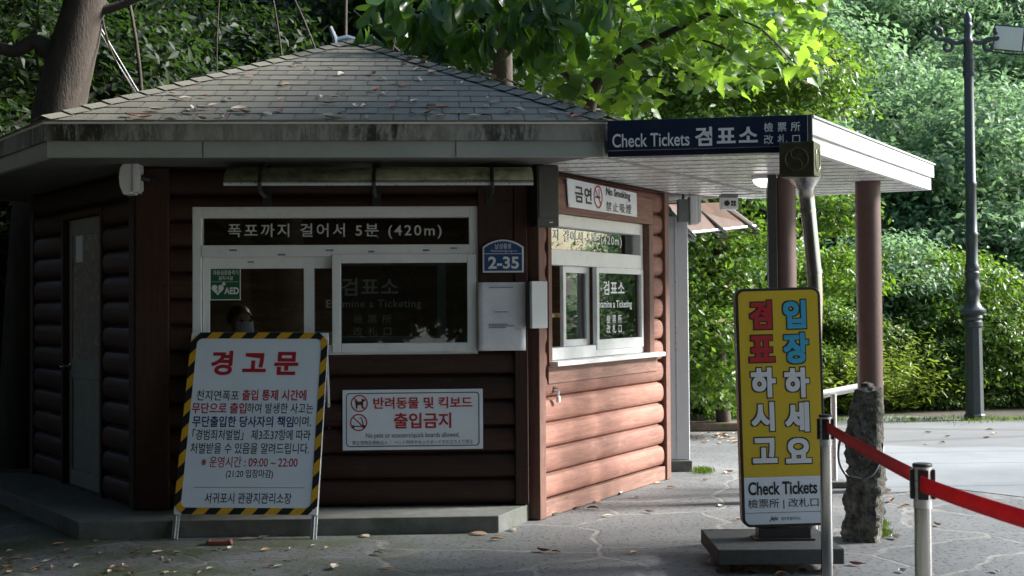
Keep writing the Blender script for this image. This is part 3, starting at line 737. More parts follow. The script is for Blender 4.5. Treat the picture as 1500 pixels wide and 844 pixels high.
# ---- clerk behind the front window
def person():
    hp = atY(347, 474, 10.62)
    root = empty('person', Matrix.Translation((hp.x, hp.y, .10)) @ Matrix.Rotation(R(35), 4, 'Z'), 'person with black hair and a pale mask sitting bowed behind the front window', 'person')
    hz = hp.z - .10
    me = bpy.data.meshes.new('body'); bm = bmesh.new()
    J = {}
    def v(n, p, r): J[n] = (bm.verts.new(p), r)
    v('pelvis', (.0, .05, .50), (.16, .13)); v('waist', (.0, .03, .70), (.14, .11)); v('chest', (.0, -.02, hz - .42), (.17, .12)); v('sh', (.0, -.04, hz - .25), (.11, .09))
    v('neck', (.0, -.06, hz - .15), (.055, .055)); v('jaw', (.0, -.085, hz - .06), (.07, .085)); v('head', (.0, -.07, hz + .03), (.082, .098)); v('crown', (.0, -.05, hz + .09), (.06, .07))
    for s in (-1, 1):
        k = 'l' if s < 0 else 'r'
        v(k+'sh', (s*.17, -.03, hz - .28), (.06, .06)); v(k+'el', (s*.24, -.14, hz - .55), (.045, .045)); v(k+'wr', (s*.12, -.36, hz - .50), (.03, .03)); v(k+'ha', (s*.08, -.44, hz - .50), (.035, .02))
        v(k+'hip', (s*.10, .03, .46), (.09, .09)); v(k+'kn', (s*.12, -.38, .46), (.06, .06)); v(k+'an', (s*.12, -.36, .06), (.04, .04)); v(k+'to', (s*.12, -.50, .03), (.035, .03))
    E = [('pelvis','waist'),('waist','chest'),('chest','sh'),('sh','neck'),('neck','jaw'),('jaw','head'),('head','crown')]
    for k in 'lr': E += [('sh',k+'sh'),(k+'sh',k+'el'),(k+'el',k+'wr'),(k+'wr',k+'ha'),('pelvis',k+'hip'),(k+'hip',k+'kn'),(k+'kn',k+'an'),(k+'an',k+'to')]
    for a, b in E: bm.edges.new((J[a][0], J[b][0]))
    bm.verts.index_update(); order = {J[n][0].index: J[n][1] for n in J}
    bm.to_mesh(me); bm.free()
    o = bpy.data.objects.new('body', me); C.objects.link(o); o.parent = root
    sk = o.modifiers.new('skin', 'SKIN'); sub = o.modifiers.new('sub', 'SUBSURF'); sub.levels = 2; sub.render_levels = 2
    for i, r in order.items(): me.skin_vertices[0].data[i].radius = r
    me.skin_vertices[0].data[0].use_root = True
    me.materials.append(M_['skin'])
    # jacket: sleeve and trunk shell of the same bones, a little fatter
    me2 = me.copy(); me2.name = 'jacket'; me2.materials.clear(); me2.materials.append(M_['cloth'])
    keep = [n for n in J if n in ('pelvis','waist','chest','sh','lsh','lel','lwr','rsh','rel','rwr','lhip','rhip','lkn','rkn','lan','ran')]
    names = list(J); bm = bmesh.new(); bm.from_mesh(me2); bm.verts.ensure_lookup_table()
    bmesh.ops.delete(bm, geom=[bm.verts[i] for i, n in enumerate(names) if n not in keep], context='VERTS'); bm.to_mesh(me2); bm.free()
    for d in me2.skin_vertices[0].data: d.radius = (d.radius[0]*1.12 + .008, d.radius[1]*1.12 + .008)
    me2.skin_vertices[0].data[0].use_root = True
    j = bpy.data.objects.new('jacket', me2); C.objects.link(j); j.parent = root
    j.modifiers.new('skin', 'SKIN'); s_ = j.modifiers.new('sub', 'SUBSURF'); s_.levels = 2; s_.render_levels = 2
    h = MB(); n, m = 18, 10; c0 = Vector((0, -.045, hz + .035)); vs = []
    for i in range(m):
        th = math.pi * (.02 + .62 * i/(m-1))
        for k in range(n):
            ph = 2*math.pi*k/n; fr_ = max(0, -math.sin(ph)); t2 = min(th, math.pi*(.62 - .30*fr_))
            vs.append((c0.x + .093*math.sin(t2)*math.cos(ph), c0.y + .112*math.sin(t2)*math.sin(ph), c0.z + .108*math.cos(t2)))
    h.add(vs, [(i*n+k, i*n+(k+1) % n, (i+1)*n+(k+1) % n, (i+1)*n+k) for i in range(m-1) for k in range(n)] + [list(range(n))])
    hr = smooth(link('hair', h, M_['hair'], root), 80); so_ = hr.modifiers.new('solid', 'SOLIDIFY'); so_.thickness = .012
    q = MB(); vs = []
    for i in range(5):
        for k in range(7):
            a = R(-60 + 20*k); vs.append((.082*math.sin(a), -.092 - .085*math.cos(a) - .012*(1-abs(i-2)/2), hz - .10 + .03*i))
    q.add(vs, [(i*7+k, i*7+k+1, (i+1)*7+k+1, (i+1)*7+k) for i in range(4) for k in range(6)])
    smooth(link('face_mask', q, M_['maskcloth'], root), 80)
    q = MB()
    for s in (-1, 1): q.lathe([(.001, -.012), (.012, -.006), (.012, .006), (.001, .012)], (s*.033, -.163, hz + .02), 10)
    link('eyes', q, M_['ink'], root)
person()

# ================================================================== CANOPY
cB = atz(1190, 172, ZE); cC = atz(1368, 242, ZE); cD = atz(1080, 290, ZE - .2)
cA = hexp(SE, -60); cE = hexp(SE, 0)
can = empty('entrance_canopy', Matrix.Translation(((cB.x + cE.x)/2, (cB.y + cE.y)/2, 0)), 'flat white canopy on two rust brown columns beside the booth', 'canopy')
def cpart(name, mbx, mat, label=None, bevel=0, M=None):
    o = link(name, mbx, mat); o.parent = can; o.matrix_basis = can.matrix_world.inverted() @ (M or Matrix.Identity(4))
    if label: o['label'] = label
    if bevel:
        b = o.modifiers.new('bevel', 'BEVEL'); b.width = bevel; b.segments = 2; b.limit_method = 'ANGLE'; b.angle_limit = R(40)
    return o
P2 = lambda v: Vector((v.x, v.y))
CA, CB_, CC_, CD_, CE_ = map(P2, (cA, cB, cC, cD, cE))
def inset(poly, d):
    out = []; n = len(poly)
    for i in range(n):
        p, q, r = poly[i-1], poly[i], poly[(i+1) % n]
        e1 = (q-p).normalized(); e2 = (r-q).normalized(); n1 = Vector((-e1.y, e1.x)); n2 = Vector((-e2.y, e2.x))
        k = (n1 + n2) / max(.3, (1 + n1.dot(n2))); out.append(q + k*d)
    return out
canp = [CA + Vector((.02, .03)), CB_, CC_, CD_, CE_ + Vector((.02, .0))]
i1 = inset(canp, .05); i2 = inset(canp, .022); i3 = inset(canp, .07)
q = MB(); q.prism([(p.x, p.y) for p in i1], ZE - .17, ZE - .01); cpart('roof_slab', q, M_['white'])
def ringp(mbx, A, B, z0, z1, segs):
    for i in segs:
        j = (i+1) % len(A); mbx.prism([tuple(A[i]), tuple(A[j]), tuple(B[j]), tuple(B[i])], z0, z1)
q = MB(); ringp(q, canp, i1, ZE - .108, ZE - .002, (1, 2)); cpart('fascia_board', q, M_['white'], 'bright white upper fascia board', .003)
q = MB(); ringp(q, i2, i3, ZE - .215, ZE - .111, (1, 2)); cpart('fascia_board', q, M_['white'], 'white lower fascia board', .003)
q = MB(); ringp(q, canp, i3, ZE - .215, ZE - .004, (0,)); cpart('fascia_board', q, M_['navy'])
q = MB(); oo = inset(canp, -.012); ringp(q, oo, i1, ZE, ZE + .012, (0, 1, 2)); cpart('drip_edge', q, M_['alu'])
q = MB(); q.box(CB_.x - .035, CB_.x - .006, CB_.y - .016, CB_.y + .01, ZE - .2, ZE + .016); cpart('corner_cover', q, M_['black_metal'], bevel=.003)
# ceiling: long narrow panels running along the front edge
ud = (CB_ - CA).normalized(); vd = Vector((-ud.y, ud.x))
wA, wE = P2(hexp(S + .06, -60)), P2(hexp(S + .06, 0))
ceil = [wA, CA.lerp(wA, .08) , CB_ + (CC_ - CB_)*.03 - ud*.07, CC_ - (CC_-CB_)*.03 + (CD_-CC_)*.05, CD_ + Vector((-.0, -.08)), wE + Vector((.02, .05))]
def clip(poly, o, n, d0, d1):
    for nn_, dd in ((n, d0), (-n, -d1)):
        out = []
        for i in range(len(poly)):
            a, b = poly[i], poly[(i+1) % len(poly)]; da, db = (a-o).dot(nn_) - dd, (b-o).dot(nn_) - dd
            if da >= 0: out.append(a)
            if da*db < 0: out.append(a.lerp(b, da/(da-db)))
        poly = out
        if not poly: return []
    return poly
q = MB(); js = MB(); d = -1.2
while d < 6:
    pg = clip(ceil, CA, vd, d + .004, d + .276)
    if len(pg) >= 3: q.prism([(p.x, p.y) for p in pg], ZE - .206, ZE - .192)
    pg = clip(ceil, CA, vd, d - .003, d + .003)
    if len(pg) >= 3: js.prism([(p.x, p.y) for p in pg], ZE - .2100, ZE - .193)  # grey strips stand in for the shade in the panel grooves
    d += .28
cpart('ceiling_panelling', q, M_['ceil']); cpart('ceiling_groove_shade', js, M_['groove_shade'])
col1 = atY(1147.5, 420, 10.75); col2 = atz(1277, 719)
for i, (p, nm) in enumerate(((col1, 'front'), (col2, 'rear'))):
    q = MB(); q.lathe([(.10, 0), (.10, ZE - .2065)], (p.x, p.y, 0), 32)
    q.lathe([(.15, 0), (.15, .012), (.108, .014), (.108, .03)], (p.x, p.y, 0), 32)
    smooth(cpart('column', q, M_['col']))
q = MB(); q.box(col1.x - .128, col1.x - .062, col1.y - .11, col1.y - .04, .02, ZE - .2065); cpart('cable_duct', q, M_['black_metal'], bevel=.004)
# round ceiling light
lp = atz(1124, 258, ZE - .2065)
cl = empty('ceiling_light', Matrix.Translation((lp.x, lp.y, ZE - .207)) @ Matrix.Diagonal((.8, .8, .8, 1)), 'round lit dome light under the canopy beside the column', 'ceiling light')
q = MB(); q.lathe([(.15, 0), (.155, -.03), (.14, -.035)], n=32); smooth(link('base_ring', q, M_['white_plastic'], cl))
q = MB(); q.lathe([(.138, -.034), (.13, -.06), (.105, -.085), (.06, -.105), (.002, -.11)], n=32); smooth(link('diffuser', q, M_['lamp'], cl), 80)

# ---- Check Tickets board on the canopy front
yaw = math.atan2(ud.y, ud.x)
A3 = Vector((CA.x, CA.y, 0)) - Vector((-ud.y, ud.x, 0)) * .02
SF = frame(A3, yaw)
sg = empty('fascia_sign', SF, 'long navy Check Tickets sign board along the canopy edge', 'sign')
x0 = uv(SF, 891, 200)[0]; x1 = uv(SF, 1183, 195)[0]
q = MB(); q.box(x0, x1, -.045, .0, ZE - .185, ZE + .010); link('board', q, M_['navy'], sg, bevel=.003)
q = MB(); yl = -.048
tpx(q, SF, 'Check Tickets', 897, 1010, 195, 215, .012, 1.0, yl, -.045)
tpx(q, SF, '檢 票 所', 1119, 1172, 179, 193, .008, 1.1, yl, -.045); tpx(q, SF, '改 札 口', 1119, 1172, 197, 211, .008, 1.1, yl, -.045)
tpx(q, SF, '검표소', 1018, 1110, 185, 213, .028, 1.2, yl, -.045)
link('lettering', q, M_['whiteink'], sg)

# ================================================================== things on the booth's walls
# front window awning
aw = empty('window_awning', FW, 'narrow stained clear awning with a chrome edge over the front window', 'awning')
ax0, ax1 = uv(FW, 328, 268, -.45)[0], uv(FW, 781, 268, -.45)[0]; az = uv(FW, 550, 269, -.45)[1]
q = MB(); prof = [(-.06 - .40*math.sin(R(a)), az + .02 + .12*math.cos(R(a)) ) for a in range(0, 91, 9)]
vs = [(x, y, z) for x in (ax0, ax1) for y, z in prof]; n = len(prof)
q.add(vs, [(i, i+1, n+i+1, n+i) for i in range(n-1)]); sh = smooth(link('sheet', q, M_['polycarb'], aw), 80)
sm = sh.modifiers.new('solid', 'SOLIDIFY'); sm.thickness = .006
q = MB(); q.tube([(ax0, -.462, az), (ax1, -.462, az)], .0145, 12); smooth(link('edge_rail', q, M_['alu'], aw))
for bxp in (381, 548, 721):
    bx_ = uv(FW, bxp, 268, -.45)[0]; q = MB()
    q.tube([(bx_, -.07, az+.10)] + [(bx_, -.06 - .40*math.sin(R(a)), az + .03 + .13*math.cos(R(a))) for a in range(10, 91, 10)] + [(bx_, -.49, az + .005), (bx_, -.475, az - .03), (bx_, -.40, az - .055), (bx_, -.20, az - .06), (bx_, -.06, az - .05)], .013, 8)
    q.box(bx_ - .03, bx_ + .03, -.066, -.053, az - .12, az + .16)
    smooth(link('bracket', q, M_['black_metal'], aw))
# white flood lamp on the left corner
lf = Matrix.Translation(uv and Vector(atY(193, 260, 9.62))) @ Matrix.Rotation(ROT, 4, 'Z')
fl_ = empty('wall_floodlight', lf, 'white curved floodlight on a bracket under the left eaves', 'wall light')
q = MB(); prof = [(.02, -.115), (-.045, -.12), (-.068, -.06), (-.074, 0), (-.066, .06), (-.042, .09), (.02, .115)]
q.prism([(x, z) for x, z in prof][::-1], -.07, .10, 'y'); smooth(link('housing', q, M_['white_plastic'], fl_, bevel=.006), 50)
q = MB(); q.box(.021, .048, -.082, .112, -.105, .118); q.box(.049, .06, -.075, .10, -.09, .105); link('cooling_back', q, M_['white_plastic'], fl_, bevel=.004)
q = MB(); q.tube([(.06, .02, 0), (.10, .04, -.01), (.12, .14, -.01)], .022, 8); q.box(.085, .155, .13, .20, -.06, .05); link('bracket', q, M_['black_metal'], fl_, bevel=.004)
# black column speaker
ks = Matrix.Translation(hexp(S + .10, -60) + Vector((.055, -.02, 0))) @ Matrix.Rotation(ROT + R(22), 4, 'Z')
sx0 = 0; zt_, zb_ = uv(ks, 797, 243)[1], uv(ks, 797, 333)[1]
sp = empty('column_speaker', ks, 'slim black column speaker on the booth corner', 'speaker')
hw = (uv(ks, 813, 290)[0] - uv(ks, 781, 290)[0]) / 2; cx_ = (uv(ks, 813, 290)[0] + uv(ks, 781, 290)[0]) / 2
q = MB(); q.box(cx_-hw, cx_+hw, -.06, .055, zb_, zt_); link('cabinet', q, M_['black'], sp, bevel=.006)
q = MB(); q.box(cx_-hw+.012, cx_+hw-.012, -.066, -.061, zb_+.06, zt_-.014); link('grille', q, M_['black_metal'], sp, bevel=.002)
q = MB(); q.box(cx_ + .01, cx_ + .035, -.0625, -.0603, zb_+.028, zb_+.034); link('badge', q, M_['whiteink'], sp)
# white junction box on the corner
jb = Matrix.Translation(hexp(S + .085, -60) + Vector((.035, -.02, 0))) @ Matrix.Rotation(ROT + R(24), 4, 'Z')
j = empty('junction_box', jb, 'tall plain white box mounted at the corner left of the right window', 'box')
xa, xb = uv(jb, 779, 446, -.04)[0], uv(jb, 801, 446, -.04)[0]; za, zb2 = uv(jb, 790, 412, -.04)[1], uv(jb, 790, 481, -.04)[1]
q = MB(); q.box(xa, xb, -.012, .05, zb2+.006, za-.004); link('back_box', q, M_['black_metal'], j, bevel=.003)
q = MB(); q.box(xa-.003, xb+.003, -.045, -.013, zb2, za); link('cover', q, M_['white_plastic'], j, bevel=.004)
# no smoking banner
NF = RW @ Matrix.Translation((0, -.078, 0))
ns = empty('no_smoking_sign', NF, 'white no smoking banner tilted on the wall above the right window', 'sign')
cor = [uv(NF, *p) for p in ((833, 303), (933, 318), (932, 283), (830, 261))]
q = MB(); q.prism(cor, -.002, .004, 'y'); link('board', q, M_['signwhite'], ns)
TF = NF
q = MB()
def quadtext(mbx, F, body, p00, p10, p11, p01, bold, y, spacing=1.0):
    """lettering sheared into a slanted rectangle (bl, br, tr, tl pixel corners)"""
    a, b, c_, d_ = (uv(F, *p) for p in (p00, p10, p11, p01))
    vs, fs = text(body, 0, 1, 0, 1, bold, spacing, y)
    out = []
    for x, yy, z in vs:
        lo = (a[0]+(b[0]-a[0])*x, a[1]+(b[1]-a[1])*x); hi = (d_[0]+(c_[0]-d_[0])*x, d_[1]+(c_[1]-d_[1])*x)
        out.append((lo[0]+(hi[0]-lo[0])*z, yy, lo[1]+(hi[1]-lo[1])*z))
    mbx.add(out, fs)
quadtext(q, NF, '금연', (842, 296), (866, 300), (866, 276), (841, 271), .03, -.005, 1.15)
quadtext(q, NF, 'No Smoking', (887, 289), (923, 296), (922, 282), (887, 274), .03, -.005)
quadtext(q, NF, '禁止吸煙', (887, 309), (924, 314), (924, 300), (887, 295), .006, -.005, 1.3)
link('black_lettering', q, M_['ink'], ns)
nc = uv(NF, 875.5, 288.5); rr_ = (uv(NF, 875.5, 271.5)[1] - uv(NF, 875.5, 305.5)[1])/2
q = MB(); ring(q, nc[0], nc[1], rr_*.84, rr_, -.0055, rx=.92); strip(q, [(nc[0]-rr_*.6, nc[1]+rr_*.62), (nc[0]+rr_*.6, nc[1]-rr_*.62)], rr_*.13, -.0056); link('red_symbol', q, M_['red'], ns)
q = MB(); flat(q, [(nc[0]-rr_*.55, nc[1]-.012), (nc[0]+rr_*.45, nc[1]-.012), (nc[0]+rr_*.45, nc[1]+.006), (nc[0]-rr_*.55, nc[1]+.006)][::-1], -.0045)
strip(q, [(nc[0]+rr_*.2, nc[1]+.01), (nc[0]+rr_*.3, nc[1]+rr_*.3), (nc[0]+rr_*.15, nc[1]+rr_*.45), (nc[0]+rr_*.25, nc[1]+rr_*.65)], .007, -.0045); link('cigarette_symbol', q, M_['ink'], ns)
q = MB()
for (a, b) in cor: q.lathe([(.006, 0), (.006, .004), (.001, .006)], n=10); q.v[-30:] = [(x*1 + a + (.012 if a < (cor[0][0]+cor[1][0])/2 else -.012), -.002 - z, y + b + (.012 if b < (cor[0][1]+cor[2][1])/2 else -.012)) for x, y, z in q.v[-30:]]
link('screw', q, M_['alu'], ns)
# address plate
AF = FW @ Matrix.Translation((0, -.074, 0))
ad = empty('address_plate', AF, 'blue house shaped address plate reading 2-35', 'sign')
def plate(px0, px1, pyt, pys, pyb):
    a = uv(AF, px0, pyb); b = uv(AF, px1, pyb); sh_ = uv(AF, px0, pys)[1]; tp = uv(AF, (px0+px1)/2, pyt)[1]
    pts = [(a[0], a[1]), (b[0], a[1]), (b[0], sh_)]
    for k in range(1, 8):
        f = k/8; pts.append((b[0] + (a[0]-b[0])*f, sh_ + (tp-sh_)*math.sin(math.pi*f)**.8))
    pts.append((a[0], sh_)); return pts
q = MB(); q.prism(plate(707, 767, 351, 362, 399.5), -.012, .003, 'y'); link('board', q, M_['whiteink'], ad, bevel=.003)
q = MB(); q.prism(plate(709.5, 764.5, 353.5, 363.5, 397), -.0145, -.0125, 'y'); link('blue_face', q, M_['blueplate'], ad)
q = MB(); tpx(q, AF, '남성중로', 725, 749, 357, 365, .01, 1., -.0165); tpx(q, AF, 'Namseongjung-ro', 719, 757, 366, 370, .0, 1., -.0165); tpx(q, AF, '2-35', 715, 760, 376, 394, .03, 1., -.0165)
a, b = uv(AF, 710, 372), uv(AF, 764, 371); flat(q, [(a[0], a[1]-.002), (b[0], a[1]-.002), (b[0], a[1]+.002), (a[0], a[1]+.002)], -.0165)
link('lettering', q, M_['whiteink'], ad)
# laminated notice
nf = FW @ Matrix.Translation((0, -.076, 0))
no = empty('paper_notice', nf, 'laminated white paper notice on the wall right of the front window', 'notice')
a, b = uv(nf, 701, 514), uv(nf, 769.5, 413.5)
q = MB(); nx, nz = 8, 10; vs = [(a[0]+(b[0]-a[0])*i/nx, -.003 - .004*math.sin(i*1.3+k)*math.sin(k*.9), a[1]+(b[1]-a[1])*k/nz) for k in range(nz+1) for i in range(nx+1)]
q.add(vs, [(k*(nx+1)+i, k*(nx+1)+i+1, (k+1)*(nx+1)+i+1, (k+1)*(nx+1)+i) for k in range(nz) for i in range(nx)])
M_['paper'] = pmat('laminated_paper', (.80, .82, .88), .3, .04, 5, .02, stain=((.70, .66, .74), .5, 4, .5, .7))
pa = smooth(link('sheet', q, M_['paper'], no), 80); sm = pa.modifiers.new('s', 'SOLIDIFY'); sm.thickness = .002
q = MB()
for py, p0, p1 in ((421, 717, 750), (457, 724, 743), (475, 716, 742), (477.5, 716, 752), (480, 716, 740)):
    u0, u1, v_ = uv(nf, p0, py)[0], uv(nf, p1, py)[0], uv(nf, 735, py)[1]; x = u0
    while x < u1: flat(q, [(x, v_-.003), (x+.007, v_-.003), (x+.007, v_+.003), (x, v_+.003)], -.010); x += .011
link('fine_print', q, M_['ink'], no)
# no pets sign
PFm = FW @ Matrix.Translation((0, -.060, 0))
np_ = empty('no_pets_sign', PFm, 'white no pets or scooters sign on the logs under the front window', 'sign')
a, b = uv(PFm, 502, 660), uv(PFm, 707, 569.5)
q = MB(); q.box(a[0], b[0], -.004, .006, a[1], b[1]); link('board', q, M_['signwhite'], np_, bevel=.002)
c0, c1 = uv(PFm, 507, 655), uv(PFm, 702, 574); yb_ = -.0055
q = MB(); o1 = rrect(c0[0], c1[0], c0[1], c1[1], .026); o2 = rrect(c0[0]+.006, c1[0]-.006, c0[1]+.006, c1[1]-.006, .021); n = len(o1)
q.add([(x, yb_, z) for x, z in o1] + [(x, yb_, z) for x, z in o2], [(i, (i+1) % n, n+(i+1) % n, n+i) for i in range(n)])
tpx(q, PFm, 'No pets or scooters/quick boards allowed.', 536, 673, 633.5, 643, 0, 1, yb_); tpx(q, PFm, '禁止宠物及滑板出入 ｜ ペット同伴やキックボードでの立ち入り禁止', 516, 693, 644.5, 651, .0, 1, yb_)
d1 = uv(PFm, 526.5, 591); rd = uv(PFm, 526.5, 578.5)[1] - d1[1]; d2 = uv(PFm, 525.5, 619)
# dog
dg = [(-.55, .42), (-.47, .3), (-.35, .22), (.2, .22), (.3, .42), (.22, .62), (.42, .5), (.72, .45), (.68, .3), (.45, .2), (.4, -.2), (.42, -.62), (.28, -.62), (.22, -.2), (-.2, -.2), (-.22, -.62), (-.4, -.62), (-.42, -.1), (-.5, .15)]
bmd = bmesh.new(); bmd.faces.new([bmd.verts.new((d1[0]+x*rd, yb_, d1[1]+z*rd)) for x, z in dg]); bmesh.ops.triangulate(bmd, faces=bmd.faces[:])
bmd.verts.index_update(); q.add([v.co for v in bmd.verts], [[v.index for v in f.verts] for f in bmd.faces]); bmd.free()
# scooter
strip(q, [(d2[0]-.7*rd, d2[1]-.45*rd), (d2[0]+.55*rd, d2[1]-.45*rd), (d2[0]+.35*rd, d2[1]+.5*rd), (d2[0]+.12*rd, d2[1]+.58*rd)], rd*.11, yb_)
for s in (-.68, .6): flat(q, disc(d2[0]+s*rd, d2[1]-.5*rd, rd*.2), yb_ - .0003)
link('black_lettering', q, M_['ink'], np_)
q = MB(); yr = -.0062
for dd in (d1, d2):
    ring(q, dd[0], dd[1], rd*.86, rd, yr); strip(q, [(dd[0]-.62*rd, dd[1]+.62*rd), (dd[0]+.62*rd, dd[1]-.62*rd)], rd*.13, yr)
tpx(q, PFm, '반려동물 및 킥보드', 547, 692, 581.5, 598.5, .022, 1, yr); tpx(q, PFm, '출입금지', 577, 661, 604.5, 627.5, .022, 1, yr)
link('red_lettering', q, M_['red'], np_)
# AED sticker
EF = FW @ Matrix.Translation((0, .008, 0))
ae = empty('safety_sticker', EF, 'green AED sticker on the left window pane', 'sticker')
a, b = uv(EF, 307.5, 440), uv(EF, 352.5, 392.5)
q = MB(); q.box(a[0], b[0], 0, .002, a[1], b[1]); link('backing', q, M_['whiteink'], ae)
q = MB(); q.box(a[0]+.006, b[0]-.006, -.0012, -.0002, a[1]+.006, b[1]-.006); link('green_face', q, M_['green'], ae)
q = MB(); yy = -.0024; tpx(q, EF, '자동심장충격기', 312, 349, 396, 403, .01, 1, yy); tpx(q, EF, '설치시설', 320, 341, 404.5, 410.5, .01, 1, yy); tpx(q, EF, 'AED', 328.5, 350, 421, 431, .03, 1, yy)
a, b = uv(EF, 311, 413), uv(EF, 349, 412); strip(q, [a, (b[0], a[1])], .002, yy)
hc = uv(EF, 319, 424); hs = .042; pts = []
for k in range(40):
    t = 2*math.pi*k/40; pts.append((hc[0] + hs*.062*16*math.sin(t)**3, hc[1] + hs*.062*(13*math.cos(t)-5*math.cos(2*t)-2*math.cos(3*t)-math.cos(4*t))))
cxh = (hc[0], hc[1]); q.add([(cxh[0], yy, cxh[1])] + [(x, yy, z) for x, z in pts], [(0, 1+k, 1+(k+1) % 40) for k in range(40)])
pc = uv(EF, 328, 416); flat(q, [(pc[0]-.013, pc[1]-.005), (pc[0]+.013, pc[1]-.005), (pc[0]+.013, pc[1]+.005), (pc[0]-.013, pc[1]+.005)], yy); flat(q, [(pc[0]-.005, pc[1]-.013), (pc[0]+.005, pc[1]-.013), (pc[0]+.005, pc[1]+.013), (pc[0]-.005, pc[1]+.013)], yy-.0003)
link('white_print', q, M_['whiteink'], ae)
q = MB(); strip(q, [(hc[0]+.006, hc[1]+.022), (hc[0]-.007, hc[1]+.0), (hc[0]+.007, hc[1]+.0), (hc[0]-.004, hc[1]-.024)], .006, yy - .0006); link('bolt_print', q, M_['green'], ae)
# padlock
KF = RW @ Matrix.Translation((0, -.056, 0)); kp = uv(KF, 813, 578)
pk = empty('padlock', KF @ Matrix.Translation((kp[0], 0, kp[1])), 'small steel padlock hanging on the right log wall', 'padlock')
q = MB(); q.box(-.02, .012, -.006, .004, .02, .06); q.tube([(-.004, -.006, .045), (-.004, -.03, .045), (-.004, -.03, .02), (-.004, -.006, .02)], .004, 8); link('hasp', q, M_['chrome'], pk)
q = MB(); q.box(-.018, .018, -.038, -.016, -.055, -.012); q.tube([(-.011, -.027, -.014), (-.011, -.027, .012), (-.006, -.027, .024), (.006, -.027, .024), (.011, -.027, .012), (.011, -.027, -.014)], .004, 8); link('lock_body', q, M_['alu'], pk, bevel=.003)

# ================================================================== beside the booth
cab = empty('storage_cabinet', Matrix.Translation((atz(1011, 690).x - .3, atz(1011, 690).y + .4, 0)), 'pale grey panel cabinet on a block base behind the booth', 'cabinet')
cx1 = .3; q = MB(); ztop = atY(1000, 318, 12.85).z
q.box(-.42, cx1, -.40, .5, .10, ztop); link('panel_body', q, M_['grey_panel'], cab, bevel=.006)
q = MB(); q.box(cx1-.12, cx1-.112, -.404, -.398, .12, ztop-.02); link('seam_strip', q, M_['alu'], cab)
q = MB(); q.box(-.44, cx1 + .02, -.43, .52, -.02, .097); link('base_block', q, M_['concrete'], cab, bevel=.01)
# rear awning, brown
ba = empty('rear_awning', Matrix.Translation((1.25, 12.95, 2.3)), 'brown translucent awning with black brackets behind the booth', 'awning')
Q = lambda px, py, Y: atY(px, py, Y) - Vector((1.25, 12.95, 2.3))
cs = [Q(975, 296, 12.75), Q(1075, 296, 13.6), Q(1105, 333, 14.0), Q(1010, 341, 13.0)]
cs = [Q(978, 300, 13.4), Q(1060, 297, 14.3), Q(1106, 331, 14.3), Q(1010, 341, 13.3)]
q = MB(); q.add(cs, [(0,1,2,3)]); o = link('sheet', q, M_['brownsheet'], ba); sm = o.modifiers.new('s', 'SOLIDIFY'); sm.thickness = .006
q = MB(); q.tube([cs[3], cs[2]], .014, 8); q.tube([cs[2], cs[1]], .008, 8); link('edge_rail', q, M_['alu'], ba)
for f in (.03, .50, .97):
    t0 = cs[0].lerp(cs[1], f) + Vector((0, -.10, -.06)); t1 = cs[3].lerp(cs[2], f) + Vector((.02, -.10, -.05)); q = MB()
    q.tube([t0, t1], .018, 8); q.tube([t0 + Vector((0, 0, -.13)), t0.lerp(t1, .4) + Vector((0, 0, -.10)), t0.lerp(t1, .8) + Vector((0, 0, -.07)), t1 + Vector((0, 0, -.03))], .014, 8)
    for g_ in (.02, .3, .62, .9): q.tube([t0.lerp(t1, g_), t0.lerp(t1, g_) + Vector((0, 0, -.12 + .09*g_))], .012, 8)
    link('bracket', q, M_['black_metal'], ba)
wl = empty('floodlight', Matrix.Translation(atY(1014, 309, 12.6)), 'white box floodlight hanging left of the brown awning', 'floodlight')
q = MB(); q.box(-.03, .04, -.09, .09, -.125, .13); link('housing', q, M_['white_plastic'], wl, bevel=.012)
q = MB(); q.prism([(.041, -.12), (.068, -.10), (.072, 0), (.066, .12), (.041, .128)], -.085, .085, 'y'); link('lens', q, M_['white_plastic'], wl, bevel=.004)
q = MB(); q.box(-.13, -.032, -.06, .06, -.10, .10); q.tube([(-.08, 0, .1), (-.08, 0, .16), (.0, .1, .2)], .012, 8); link('driver_box', q, M_['door_al'], wl, bevel=.006)
pc_ = atY(1068, 298, 12.3)
cm = empty('ceiling_sensor', Matrix.Translation((pc_.x, pc_.y, pc_.z)), 'small grey box with round lens and square grille under the canopy', 'sensor')
q = MB(); q.box(-.075, .07, -.06, .08, -.055, .045); link('housing', q, M_['white_plastic'], cm, bevel=.006)
q = MB(); q.box(-.075, .07, -.05, .07, .046, ZE - .223 - pc_.z); link('mount', q, M_['door_al'], cm)
q = MB(); q.lathe([(.024, 0), (.024, .008), (.016, .010)], n=20); q.v = [(x - .028, -.06 - z, y - .002) for x, y, z in q.v]; link('lens', q, M_['black'], cm)
q = MB()
for i in range(2):
    for k in range(2): q.box(.008+i*.022, .026+i*.022, -.064, -.0605, -.026+k*.024, -.006+k*.024)
link('grille', q, M_['black'], cm)

